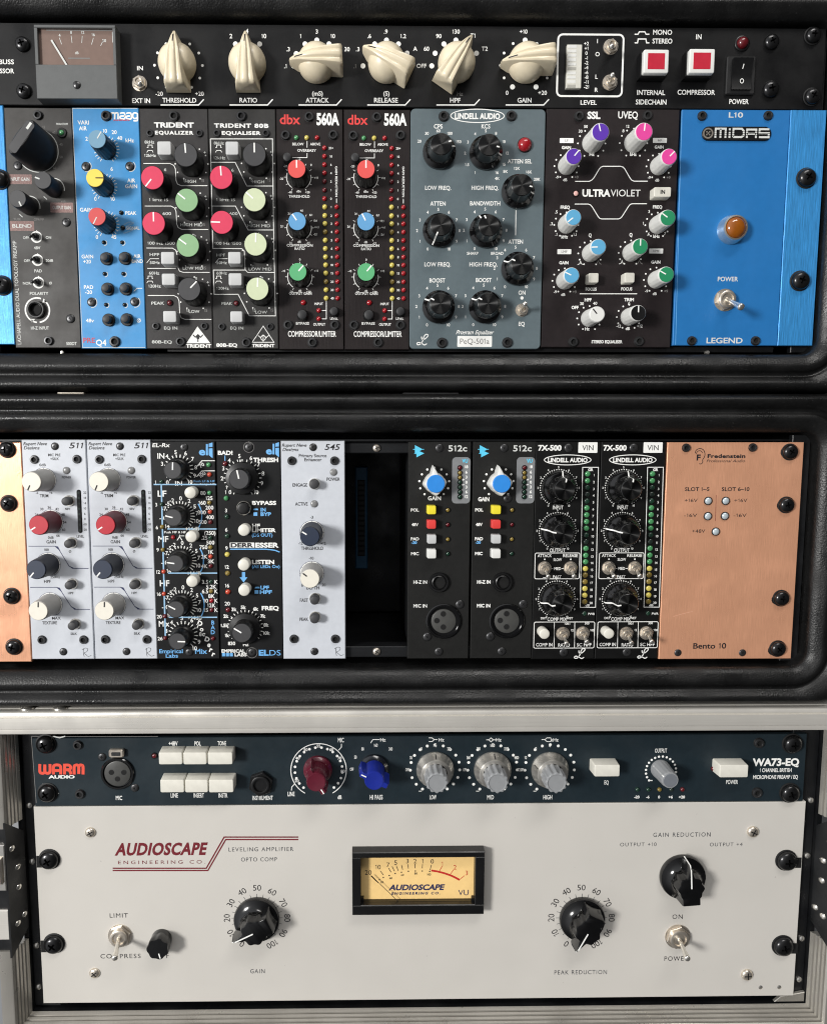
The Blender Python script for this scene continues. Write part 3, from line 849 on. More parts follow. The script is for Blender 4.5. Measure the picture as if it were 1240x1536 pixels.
    toggle(281, 209, 31, (286, 206), 11, a=10); toggle(277, 367, 31, (290, 330), 11, a=10)
    L([(387, 152), (402, 152), (408, 141), (432, 141), (438, 152), (452, 152)], 5)
    L([(387, 190), (400, 190), (403, 173), (437, 173), (440, 190), (452, 190)], 5)
    T('MONO', 511, 143, 21, 84); T('STEREO', 510, 182, 21, 88)
    button(430, 218, 537, 324, 9.5, 'whiteplast', 1.0, ('bus_red', .68), base='black'); button(632, 215, 740, 324, 9.5, 'whiteplast', 1.0, ('bus_red', .68), base='black')
    T('IN', 671, 163, 21, 24); T('INTERNAL', 460, 410, 21, 124); T('SIDECHAIN', 460, 452, 21, 136); T('COMPRESSOR', 660, 409, 21, 166)
    led(862, 193, 25, 'led_darkred', 33, 1.0); T('POWER', 849, 450, 21, 86)
    # rocker switch
    p0, p1 = R(Q(798, 248, 1.5)), R(Q(917, 418, 1.5)); w, g = (p1[0] - p0[0]) / 2, (p0[1] - p1[1]) / 2
    b = MB(); b.prism(rrect(-w, w, -g, g, .8), .02, 1.6, 'black_matte', .5)
    o = link('rocker_switch', b.mesh('rocker_switch'), S.root, ((p0[0] + w) * MM, 0, (p1[1] + g) * MM))
    def rk():
        b = MB(); a, c = w * .68, g * .8
        b.rings([[(-a, h, z) for h, z in ((1.5, -c), (3.0, -c), (2.2, -c * .4), (2.4, 0), (4.4, c), (1.5, c))], [(a, h, z) for h, z in ((1.5, -c), (3.0, -c), (2.2, -c * .4), (2.4, 0), (4.4, c), (1.5, c))]], 'black'); return b
    r_ = sub('rocker', None, rk, o)
    b = MB(); b.line([(-.05, 2.2 + g * .05), (.35, 4.6 + g * .05)], .5, 0, 'white'); vv = [(x, 2.45 + (4.4 - 2.4) * z / (g * .8) + .06, z) for x, _, z in b.v]
    b.v = vv; n0 = len(b.v)
    b.line(circ(.1, -3.6, .95, 20, 1.15), .42, 2.75, 'white', True); sub('marking', None, lambda: b, r_)
    screw(997, 181, 33, 'pan'); screw(993, 392, 36, 'pan'); rack_screw(1187, 148, 33); rack_screw(1183, 420, 34)
    for p in ((700, 60), (300, 70)): pass
    done()
bus()

# ================================================================ blue chassis: power panel and brushed ears
def blue_chassis():
    V(1010, 155, 3.991)
    module('p_blue', 'rack_chassis', 'blue modular chassis with brushed ears, amber lamp and bat toggle', 'rack chassis', (1021, 1010), (1184.2, 1165), 164.6, 518.3, 0, thick=3)
    root = S.root
    L([(48, 44), (10, 1445)], 3, 'blue_ink')
    T('L10', 371, 70, 30, 86, 'pale', 1); T('LEGEND', 303, 1420, 32, 216, 'pale', 1)
    for p in ((175, 70), (571, 68), (113, 1420), (495, 1420)): screw(*p, 25, 'sock')
    T('POWER', 323, 1052, 26, 122, 'pale')
    # badge
    def badge():
        b = MB(); u = U(370, 184)[0]; w, g = 206 * u, 40 * u
        b.prism(rrect(-w, w, -g, g, g * .96, 8), .02, 1.0, 'black', .3)
        b.flat(circ(-172 * u, 0, 31 * u, 26), 1.03, 'nickel'); b.flat(circ(-172 * u, 0, 22 * u, 22), 1.06, 'black')
        for dx, dz in ((-8, 8), (8, 8), (-8, -8), (8, -8), (0, 0)): b.flat(circ((-172 + dx) * u, dz * u, 5 * u, 10), 1.09, 'nickel')
        def st(pts): b.line([(x * u, z * u) for x, z in pts], 11 * u, 1.05, 'pale')
        x = -128
        st([(x, -26), (x, 26), (x + 60, 26), (x + 60, -26)]); st([(x + 30, 26), (x + 30, -26)])
        st([(-44, -26), (-44, 8)]); st([(-44, 17), (-44, 28)])
        st([(-22, -21), (-22, 26), (28, 26), (40, 14), (40, -12), (28, -21), (-22, -21)])
        st([(60, -26), (60, 22), (114, 22), (114, -26)]); st([(60, -2), (114, -2)])
        st([(192, 24), (134, 24), (134, 2), (190, 2), (190, -21), (132, -21)])
        for z in (-12, 0, 12): b.line([(-136 * u, z * u), (196 * u, z * u)], 2.6 * u, 1.08, 'black')
        return b
    part('badge', None, badge, 372, 184)
    # jewel lamp
    def bezel():
        b = MB(); r = mmr(84, 340, 755); b.lathe([(r, .02), (r, 1.2), (r * .96, 1.8), (r * .88, 5.2), (r * .84, 6.0), (r * .74, 6.2), (r * .72, 5.4)], 'chrome', n=44, caps=(False, False)); return b
    o = part('lamp', None, bezel, 372, 742, 6)
    def jw():
        b = MB(); r = mmr(60, 340, 755); b.lathe([(r, 5.2), (r * .97, 5.9), (r * .84, 6.9), (r * .6, 7.7), (r * .3, 8.1), (.01, 8.2)], 'amber', n=40); return b
    sub('jewel', None, jw, o)
    toggle(305, 1178, 62, (408, 1222), 19, 'nickel', tipr=2.1, bush=.8, neck=1.25, ringm='nickel')
    done('power_panel')
    # ears
    V(0, 0, 1)
    for x0, x1, holes in (((1184.8, 1165.8), (1238.5, 1218), [(1212, 265), (1202.4, 420)]), ((-31, -7), (4.2, 24.3), [(-3, 267), (1, 427)])):
        X0 = (P(x0[0], 164.6)[0] + P(x0[1], 518.3)[0]) / 2; X1 = (P(x1[0], 164.6)[0] + P(x1[1], 518.3)[0]) / 2
        w = (X1 - X0) / 2
        b = MB(); b.box(-w, w, -3, .25, 0, S.H, 'p_bluebrush', .35)
        e = link('ear', b.mesh('ear'), root, ((X0 + w - S.org[0]) * MM, 0, 0))
        for p in holes:
            s_ = rack_screw(p[0], p[1], 13.2, .25)
            s_.parent = e; s_.location.x -= e.location.x
    # rails that show in the gap below, with two bright screw ends
    b = MB(); b.box(-330, w * 0 + S.w, -9, -4, -3.5, -.3, 'black'); rl = link('lower_rail', b.mesh('lower_rail'), root)
    for px in (92, 1063):
        p = R(Q(px, 528)); k = MB(); k.lathe([(1.2, -4.1), (1.2, -2), (.9, -1.2), (.01, -1.1)], 'chrome', p[0], p[1], 14); link('screw', k.mesh('screw'), rl)
blue_chassis()

# ================================================================ first row of modules
def lachapell():
    V(0, 155, 3.99)
    module('p_lach', 'preamp_module', 'worn charcoal preamp module with three pink paper labels and a large winged knob', 'preamp', (5, 25), (106.8, 122.6), 161.5, 521.8, 0)
    for p, k in (((223, 67), 'sock'), ((102, 368), 'flat'), ((393, 708), 'flat'), ((418, 1287), 'flat'), ((288, 1420), 'sock')): screw(*p, 26, k)
    led(373, 178, 17, 'led_green', 29); T('PHANTOM', 373, 124, 12, 70, 'pale')
    h = 20
    bx, by = BASE(130, 200, h)
    def wedge():
        b = MB(); n = 40; rs = []
        for r, hh, wx in ((11.4, .1, 1), (11.5, 3, 1), (11.3, 6, .98), (11.2, 10, .78), (11.1, 15, .52), (11.0, 18.5, .34), (10.8, 19.6, .31), (10.4, 20, .28)):
            rs.append([(r * math.sin(2 * PI * i / n) * wx, hh, r * math.cos(2 * PI * i / n)) for i in range(n)])
        b.rings(rs, 'soft_black'); return b
    o = part('knob', None, wedge, 130, 200, h, rot=38)
    def bar():
        b = MB(); b.prism(rrect(-2.7, 2.7, -9.6, 9.6, 1.6, 4), 19.7, 20.15, 'dark_cap', .15); return b
    sub('cap', None, bar, o)
    def tp():
        b = MB(); b.box(-.7, .7, 20.0, 20.25, 5.2, 9.2, 'pale'); return b
    sub('pointer', None, tp, o)
    ARC(bx, by, 124, 20, 250, 5, 'pale')
    NUMS(bx, by, 146, [(15, '15'), (42, '40'), (75, '45'), (105, '50'), (135, '60'), (-135, '10')], 14, 'greyprint')
    prof = [(4.9, .1), (4.95, 2), (4.9, 13), (4.7, 14.6), (4.3, 15), (.01, 15)]
    for x, y, a, t0, t1 in ((258, 460, -70, '-30', '+10'), (107, 570, 155, 'TUBE', 'OPAMP')):
        knob(x, y, 15, prof, 'soft_black', a, ('dark_cap', 4.6), ('pale', .75, 4.7, 1.8))
        gx, gy = BASE(x, y, 15); ARC(gx, gy, 62, -10, 100, 5, 'pale')
        T(t0, gx - 75, gy + 74, 13, None, 'greyprint'); T(t1, gx + 55, gy + 76, 13, None, 'greyprint')
        L([(gx - 62, gy + 44), (gx - 42, gy + 62)], 5, 'pale')
    for x0, y0, x1, y1, s_ in ((46, 425, 194, 484, 'INPUT GAIN'), (302, 594, 440, 654, 'OUTPUT GAIN'), (60, 704, 208, 764, 'BLEND')):
        BOX(x0, y0, x1, y1, 4, 0, 'pink_label'); T(s_, (x0 + x1) / 2, (y0 + y1) / 2, 20, (x1 - x0) * .78, 'pale', hh=.09)
    for x, y, a, b_, c in ((220, 800, 'OFF', 'ON', '48V'), (226, 938, 'OFF', '20dB', 'PAD'), (232, 1073, 'NORM', '\u00d8', 'POLARITY')):
        toggle(x, y, 22, (x - 40, y - 4), 8, 'soft_black', tipr=.95, washer=True, lever='screw_black', ringm='pale')
        ARC(x, y, 30, 0, 360, 9, 'white')
        T(a, x - 62, y + 4, 15, None, 'pale'); T(b_, x + 72, y + 3, 15, None, 'pale'); T(c, x + 4, y + 65, 17, None, 'pale')
    jack(222, 1236, 52, 34)
    ARC(226, 1238, 72, -175, 20, 9); ARC(226, 1238, 72, 38, 172, 9)
    FILL([(262, 1168), (284, 1190), (256, 1192)]); FILL([(188, 1290), (192, 1312), (212, 1292)])
    T('HI-Z INPUT', 241, 1345, 18, 108, 'pale')
    T('LACHAPELL AUDIO DUAL TOPOLOGY PREAMP', 104, 1135, 22, 620 * .98, 'pale', 0, rot=90)
    T('500DT', 430, 1438, 18, 62, 'pale')
    done()
lachapell()

def maag():
    V(0, 155, 3.99)
    module('p_maag', 'preamp_module', 'sky blue preamp module with grey, yellow and red capped black knobs', 'preamp', (107.8, 123.4), (208.2, 219.4), 161.6, 522.6, 0)
    L([(434, 30), (496, 1462)], 3, 'pale'); L([(434, 30), (824, 30)], 3, 'pale'); L([(496, 1462), (870, 1462)], 3, 'pale')
    for wd, ink, hh in ((9, 'white', HP),):
        def st(p): L(p, wd, ink, hh=hh, smooth=True)
        st([(668, 96), (668, 62), (672, 58), (682, 58), (688, 64), (688, 96)]); st([(688, 66), (694, 58), (704, 58), (708, 64), (708, 96)])
        for x in (720, 758): st([(x, 62), (x + 8, 58), (x + 22, 58), (x + 28, 64), (x + 28, 92), (x + 8, 92), (x, 86), (x + 4, 77), (x + 28, 76)])
        st([(824, 60), (824, 98), (818, 104), (800, 104)]); st([(824, 64), (816, 58), (804, 58), (797, 66), (797, 82), (804, 90), (816, 90), (824, 84)])
    T('AUDIO', 728, 101, 8, 100, 'deepred_ink', 2, hh=.12)
    screw(632, 70, 28, 'sock'); screw(684, 1425, 30, 'sock')
    for p in ((511, 373), (774, 372), (545, 1187), (803, 1185)): screw(*p, 27, 'flat'); ARC(p[0] + 6, p[1] + 4, 31, 40, 190, 4, 'pale')
    prof = [(5.6, .1, .03), (5.5, 3, .03), (5.1, 12, .03), (4.9, 14.4), (4.7, 15), (.01, 15)]
    for x, y, c, a, pm in ((583, 215, 'steel_cap', 32, 'pale'), (570, 447, 'yellow_cap', 90, 'black_ink'), (583, 678, 'coral_cap', -152, 'pale')):
        knob(x, y, 15, prof, 'black', a, (c, 4.75, .3), (pm, .6, 4.9, .4), fl=18)
        gx, gy = BASE(x, y, 15); TICKS(gx, gy, 62, 78, -150, 150, 21, 4)
    T('VARI', 500, 115, 23, 68); T('AIR', 498, 150, 23, 48)
    for s_, x, y in (('2', 520, 212), ('10', 630, 165), ('20', 685, 173), ('40', 718, 208), ('kHz', 778, 222), ('0', 573, 572), ('10', 676, 572), ('6', 670, 393), ('0', 582, 800), ('45', 683, 800)): T(s_, x, y, 22)
    T('AIR', 787, 462, 22, 48); T('GAIN', 787, 497, 22, 72); T('GAIN', 517, 637, 22, 74); T('PEAK', 785, 657, 20, 66); T('SIGNAL', 797, 747, 18, 80, 'pale')
    led(727, 655, 13, 'black'); led(737, 745, 14, 'black')
    for x, y in ((623, 833), (732, 833), (628, 1021), (740, 1021), (636, 1206), (747, 1206)): led(x, y, 12, 'black'); ARC(x + 3, y + 2, 15, 30, 190, 4, 'pale')
    for x, y in ((625, 926), (737, 924), (632, 1110), (742, 1109), (638, 1297), (748, 1295)): rbutton(x - 3, y - 8, 23, 5.5, 'dark_cap', 38, cm='black')
    for s_, x, y, w in (('GAIN', 525, 917, 70), ('+20', 523, 947, 46), ('AIR', 822, 915, 44), ('BAND', 823, 945, 66), ('PAD', 532, 1100, 56), ('-20', 532, 1130, 42), ('48v', 540, 1300, 48)): T(s_, x, y, 21, w)
    L([(803, 1125), (822, 1107), (852, 1107)], 4); T('\u00d8', 832, 1300, 22)
    for q in (((742, 728), (770, 712), (800, 716), (772, 730), (750, 744)), ((700, 768), (730, 752), (775, 748), (822, 738), (790, 760), (740, 778))): L(q, 7, 'smear_ink', hh=.03, smooth=True)
    T('PRE', 535, 1418, 29, 70, 'deepred_ink', 1); T('Q4', 607, 1432, 34, 62, 'white', 1)
    done()
maag()

TRI = [(7.4, .1), (7.3, 2.0), (7.0, 6), (6.7, 12.6), (6.55, 13.4), (6.2, 13.7), (.01, 13.7)]
def tri_knob(x, y, r, c, a):
    cm = round(r / 3.99 / 2.6, 1)
    knob(x, y, 14, TRI, 'black', a, (c, 6.2, .3), ('white', .75, 6.3, 1.0))
def trident(first):
    V(210, 155, 3.99)
    if first:
        module('p_trid', 'equalizer_module', 'charcoal equalizer module with two green caps and a solid white triangle', 'equalizer', (209.2, 220.4), (311.6, 319.4), 162.8, 523, 0, 'charcoal equalizer modules')
        for p, r, k in (((200, 72), 28, 'sock'), ((57, 175), 21, 'sock'), ((353, 175), 21, 'sock'), ((93, 1332), 22, 'sock'), ((383, 1332), 22, 'sock'), ((240, 1425), 28, 'sock')): screw(*p, r, k)
        T('TRIDENT', 204, 130, 28, 238, 'white', 2); T('EQUALIZER', 206, 176, 20, 230, 'white', 2, track=.12)
        lines = (((22, 360), (180, 360), (204, 372), (213, 392), (217, 462), (226, 484), (248, 493), (405, 493)), ((30, 615), (186, 615), (208, 626), (217, 648), (221, 722), (230, 744), (252, 755), (410, 755)),
                 ((40, 866), (195, 867), (214, 878), (222, 898), (229, 985), (238, 1004), (260, 1012), (418, 1012)), ((45, 988), (215, 988)), ((48, 1150), (203, 1150), (226, 1161), (235, 1183), (239, 1262), (248, 1284), (270, 1293), (428, 1293)))
        for q in lines: L(q, 4.5)
        for x, y, r, c, a in ((275, 308, 66, 'dark_cap', -4), (75, 445, 64, 'red_cap', -140), (280, 580, 64, 'green_cap', -52), (83, 718, 64, 'red_cap', 0), (287, 850, 64, 'green_cap', -54), (295, 1112, 64, 'dark_cap', 45)): tri_knob(x, y, r, c, a)
        bts = ((103, 226, 188, 308), (125, 888, 208, 962), (130, 1018, 212, 1088), (138, 1242, 219, 1310)); b = 2; dx = 0
        lab = (('8kHz', 58, 232, 58), ('12kHz', 62, 312, 70), ('HIGH', 303, 467, 68), ('HIGH MID', 310, 727, 134), ('LOW MID', 318, 987, 122), ('LOW', 326, 1246, 64), ('1 kHz 15', 113, 577, 115), ('6', 152, 397, 14), ('600', 162, 660, 52), ('100 Hz 1500', 128, 837, 164), ('HPF', 88, 905, 58), ('50Hz', 90, 953, 60), ('60Hz', 86, 1016, 62), ('120Hz', 89, 1094, 74), ('PEAK', 108, 1196, 78), ('EQ IN', 185, 1345, 80), ('80B-EQ', 132, 1428, 120))
        led(180, 1195, 16, 'led_darkred', 19)
        FILL([(345, 1335), (422, 1436), (279, 1436)])
        L([(318, 1385), (332, 1400), (348, 1384), (364, 1400), (378, 1385)], 6, 'black_ink', hh=.09); L([(348, 1384), (348, 1428)], 6, 'black_ink', hh=.09); DOT(348, 1402, 10, 'black_ink', .09)
        T('TRIDENT', 352, 1452, 19, 152, 'white', 2)
        kn = ((275, 308), (280, 580), (287, 850), (295, 1112))
    else:
        module('p_trid2', 'equalizer_module', 'charcoal equalizer module with three pale cream caps and an outlined triangle', 'equalizer', (312.4, 320.2), (412.4, 418.4), 163.2, 523, 0, 'charcoal equalizer modules')
        for p, r, k in (((604, 72), 28, 'sock'), ((458, 175), 21, 'sock'), ((752, 175), 21, 'sock'), ((488, 1335), 21, 'sock'), ((778, 1335), 21, 'sock'), ((635, 1430), 28, 'sock')): screw(*p, r, k)
        T('TRIDENT 80B', 607, 134, 23, 326, 'white', 2, track=.06); T('EQUALISER', 607, 178, 20, 234, 'white', 2, track=.06)
        for q in (((422, 213), (793, 213), (797, 495), (640, 495), (570, 353), (425, 353)), ((422, 213), (437, 868), (610, 870), (625, 885), (630, 995), (645, 1012), (808, 1012)), ((793, 213), (800, 760), (811, 1272), (655, 1272), (588, 1143), (445, 1143), (440, 998), (630, 998)), ((428, 615), (572, 615), (648, 758), (800, 758))): L(q, 4.5)
        for x, y, r, c, a in ((685, 305, 67, 'dark_cap', 0), (487, 443, 66, 'red_cap', -3), (685, 577, 65, 'palegreen_cap', -48), (490, 712, 65, 'red_cap', -88), (692, 843, 65, 'palegreen_cap', 3), (703, 1110, 65, 'palegreen_cap', 3)): tri_knob(x, y, r, c, a)
        bts = ((512, 227, 590, 308), (527, 888, 605, 960), (530, 1016, 610, 1090), (540, 1244, 614, 1310)); b = 0; dx = 0
        lab = (('8kHz', 473, 238, 60), ('12kHz', 476, 327, 70), ('HIGH', 708, 470, 72), ('HIGH MID', 712, 733, 134), ('LOW MID', 720, 992, 136), ('LOW', 726, 1250, 70), ('1 kHz 15', 513, 577, 112), ('6', 555, 400, 14), ('600', 561, 660, 48), ('100 Hz 1500', 527, 838, 160), ('HPF', 485, 908, 52), ('50Hz', 490, 954, 62), ('60Hz', 490, 1016, 62), ('120Hz', 495, 1107, 74), ('PEAK', 521, 1198, 62), ('EQ IN', 580, 1345, 78))
        T('80B-EQ', 520, 1447, 19, 126, 'white', 2)
        led(577, 1197, 15, 'led_darkred', 18)
        L([(738, 1333), (802, 1430), (672, 1430)], 4, closed=True)
        L([(708, 1390), (722, 1402), (738, 1386), (756, 1402), (772, 1388)], 4); L([(738, 1386), (738, 1428)], 4); ARC(738, 1404, 14, 0, 360, 4)
        T('TRIDENT', 738, 1450, 18, 136, 'white', 2)
        kn = ((685, 305), (685, 577), (692, 843), (703, 1110))
    for q in bts: button(*q, 8, 'greyplast', .9)
    for s_, x, y, w in lab: T(s_, x, y, 17, w, 'pale', 1 if b else 0)
    o = 0 if first else 410
    for y in (258, 1042): L([(o + 42, y + 6), (o + 50, y + 6), (o + 50, y - 8), (o + 74, y - 8), (o + 74, y + 6), (o + 80, y + 6)], 3.5)
    for y in (288, 1070): L([(o + 42, y + 6), (o + 50, y - 6), (o + 74, y - 6), (o + 80, y + 6)], 3.5)
    L([(o + 42, 955), (o + 62, 930), (o + 115, 930)], 3.5)
    for x, y in kn:
        gx, gy = BASE(x, y, 14)
        DOTS(gx, gy, 98, -150, 150, 11, 4.5); T('+', gx + 78, gy - 68, 17, None, 'pale'); T('-', gx - 78, gy - 68, 17, None, 'pale')
        T('15', gx - 40, gy + 100, 17, None, 'pale', 1 if b else 0); T('15', gx + 66, gy + 100, 17, None, 'greyprint', 1 if b else 0); T('0', gx + 8, gy - 92, 16, None, 'pale')
    done()
trident(True); trident(False)

DBX = [(6.1, .1), (6.2, 1.2), (5.9, 2.2, .025), (5.5, 7, .03), (5.1, 12, .03), (4.95, 13.0), (4.8, 13.3), (.01, 13.3)]
def dbx(shift, lab, ra, oa):
    V(410, 155, 3.99)
    module('p_dbx', 'compressor_module', lab, 'compressor', (413.4, 419.4), (513.6, 516.0), 163.5, 524.2, 0, 'brown black compressor modules', shift=shift)
    for p in ((213, 75), (72, 187), (357, 185), (87, 1325), (367, 1325), (233, 1430)): screw(*p, 27, 'sock')
    T('dbx', 100, 96, 56, 122, 'red_ink', 1); T('560A', 326, 95, 66, 136, 'white', 2)
    for x, m, s_ in ((138, 'led_green', ''), (200, 'led_yellow', ''), (262, 'led_red', '')): led(x, 207, 14, m)
    T('BELOW', 148, 244, 15, 68); T('ABOVE', 251, 244, 15, 62); T('OVEREASY', 200, 282, 15, 112)
    L([(202, 225), (202, 265)], 4); L([(202, 298), (202, 325), (115, 325)], 4)
    rbutton(82, 319, 25, 5, 'soft_black', None)
    ys = (621, 673, 721, 770, 820, 870, 920, 968, 1017, 1068, 1117, 1167)
    for i, (y, s_) in enumerate(zip((268, 318, 368, 418, 468, 520, 571), ('20+', '10', '6', '4', '2', '1', '0'))):
        led(306, y, 14, 'led_darkred' if i in (4, 5) else 'led_red'); T(s_, 345, y, 13)
    for i, (y, s_) in enumerate(zip(ys, ('1', '2', '3', '4', '5', '6', '8', '10', '15', '20', '30', '40'))):
        led(308 + i * .8, y, 15, 'led_amber' if i in (3, 9) else 'led_yellow'); led(379 + i * .5, y, 14, 'led_red'); T(s_, 346 + i * .6, y, 13)
    T('GAIN REDUCTION', 377, 468, 13, 176, 'white', 1, rot=-90); L([(378, 570), (378, 597)], 4)
    for x, y, c, a, rr in ((140, 393, 'dbx_red', 0, 0), (143, 706, 'dbx_blue', ra, 0), (147, 1009, 'dbx_green', oa, 0)):
        knob(x, y, 13.3, DBX, 'black', a, (c, 4.85, .3), ('white', .75, 5.0, .6), fl=20)
        gx, gy = BASE(x, y, 13.3); ARC(gx, gy, 73, -145, -70, 4.5); ARC(gx, gy, 73, -65, 65, 1.5, 'greyprint'); ARC(gx, gy, 73, 80, 145, 4.5); TICKS(gx, gy, 76, 88, -150, 150, 11, 3)
        if c == 'dbx_red': ns = [(-150, '-40'), (-95, '-30'), (-50, '-20'), (0, '-10'), (45, '0'), (92, '+10'), (150, '+20')]
        elif c == 'dbx_blue': ns = [(-150, '1:1'), (-85, '2:1'), (-35, '3:1'), (8, '4:1'), (42, '6:1'), (66, '10:1'), (88, '\u221e:1'), (112, '-2:1'), (150, '-1:1')]
        else: ns = [(-150, '-20'), (-70, '-10'), (0, '0'), (70, '+10'), (150, '+20')]
        NUMS(gx, gy, 104, ns, 12.5); T('dBu' if c == 'dbx_red' else 'dB', gx, gy + 84, 13)
    T('THRESHOLD', 155, 557, 15, 125); T('COMPRESSION', 158, 850, 15, 155); T('RATIO', 158, 870, 15, 60); T('OUTPUT GAIN', 162, 1138, 15, 135)
    led(180, 1193, 16, 'led_red'); rbutton(173, 1263, 28, 4.5, 'soft_black', 34); T('BYPASS', 175, 1317, 15, 78)
    T('INPUT', 272, 1200, 14, 52); led(272, 1240, 14, 'led_red'); led(272, 1290, 14, 'led_red'); T('OUTPUT', 275, 1323, 15, 72)
    L([(317, 1182), (317, 1290), (290, 1290)], 4); L([(290, 1240), (317, 1240)], 4)
    rbutton(362, 1243, 25, 4.5, 'soft_black', 31); T('LEVEL', 363, 1288, 14, 46)
    T('COMPRESSOR/LIMITER', 232, 1380, 33, 288, 'white', 1)
    done()
d0 = P(518.5, 300)[0] - P(418.2, 300)[0]
dbx(0, 'brown black compressor module with tricolour caps, beside the equalizer with cream caps', -35, 42)
dbx(d0, 'brown black compressor module with tricolour caps, touching the slate grey module', -28, 40)

PEQ = [(9.4, .1), (9.5, 1.2), (9.4, 2.4), (8.4, 3.2), (7.2, 4.2), (6.5, 6), (6.1, 12.2), (5.95, 12.8), (5.6, 13.1), (.01, 13.25)]
def spun(x, y, a, pm=True):
    o = part('knob', 'spun', lambda: spun_mb(), x, y, 13.2, rot=a)
    if pm: sub('pointer', 'spunptr', lambda: strip(PEQ, 9.35, 3.6, .75, 'white', .1), o)
    return o
def spun_mb():
    b = MB(); b.lathe(PEQ[:8], 'black_gloss', n=56, caps=(True, False)); b.lathe(PEQ[7:], 'black_spun', n=56, caps=(False, True)); return b
def peq():
    V(610, 155, 3.99)
    module('p_peq', 'equalizer_module', 'slate grey program equalizer module with eight glossy black knobs and a red lamp', 'equalizer', (615.4, 614.6), (817.4, 810.8), 163.2, 523.4, -1.0, rad=2.6, thick=4.0)
    for p in ((222, 72), (627, 70), (212, 1432), (603, 1430)): screw(*p, 28, 'sock')
    c = R(Q(422, 75)); u = U(422, 75)[0]
    S.fp.line(circ(c[0], c[1], 160 * u, 48, 38 * u), 5 * u, HP, 'white', True); T('LINDELL AUDIO', 422, 77, 32, 270, 'white', 2)
    T('CPS', 188, 138, 25, 52); T('KCS', 472, 138, 25, 52)
    for s_, x, y in (('20', 75, 227), ('30', 120, 180), ('60', 188, 165), ('100', 257, 180), ('150', 310, 230), ('1', 407, 415), ('1.5', 360, 367), ('2', 348, 298), ('3', 365, 232), ('4', 408, 183), ('5', 472, 165), ('8', 533, 180), ('10', 580, 230), ('12', 600, 298), ('15', 580, 365), ('16', 538, 415), ('4K', 540, 450), ('8K', 590, 408), ('12K', 658, 390), ('16K', 730, 411), ('20K', 778, 455)): T(s_, x, y, 17)
    for x, y, a in ((207, 243, 72), (493, 247, 102), (690, 487, 100), (205, 727, -155), (492, 730, -26), (687, 962, -64), (202, 1198, -62), (487, 1198, -60)): spun(x, y, a)
    for x, y in ((188, 762), (468, 760), (650, 988), (184, 1216), (460, 1215)): NUMS(x, y, 127, [(-150 + 30 * i, str(i)) for i in range(11)], 17)
    for s_, x, y, w in (('LOW FREQ.', 187, 506, 155), ('HIGH FREQ.', 468, 506, 162), ('ATTEN SEL', 675, 347, 145), ('ATTEN', 186, 600, 92), ('BANDWIDTH', 468, 599, 180), ('LOW FREQ.', 184, 964, 158), ('HIGH FREQ.', 458, 964, 168), ('ATTEN', 650, 828, 88), ('BOOST', 182, 1060, 94), ('BOOST', 460, 1058, 94), ('ON', 688, 1133, 42), ('EQ', 686, 1320, 36)): T(s_, x, y, 24, w)
    T('SHARP', 393, 898, 17, 68); T('BROAD', 540, 898, 17, 74); L([(652, 640), (650, 790)], 5)
    led(703, 250, 40, 'led_red', 44, .9, 'lamp'); DOT(688, 1165, 10)
    toggle(686, 1238, 36, (708, 1196), 12, 'nickel', a=20)
    T('Program Equalizer', 409, 1370, 24, 222, 'white', 1, sh=.35)
    BOX(302, 1392, 508, 1458, 4); T('PeQ-501a', 405, 1424, 32, 175, 'greyprint', 0, hh=.09)
    L([(88, 1396), (90, 1410), (104, 1412), (122, 1398), (126, 1386), (114, 1383), (102, 1398), (96, 1420), (82, 1440), (66, 1445), (61, 1437), (72, 1431), (92, 1439), (106, 1446), (120, 1438)], 6, smooth=True)
    done()
peq()

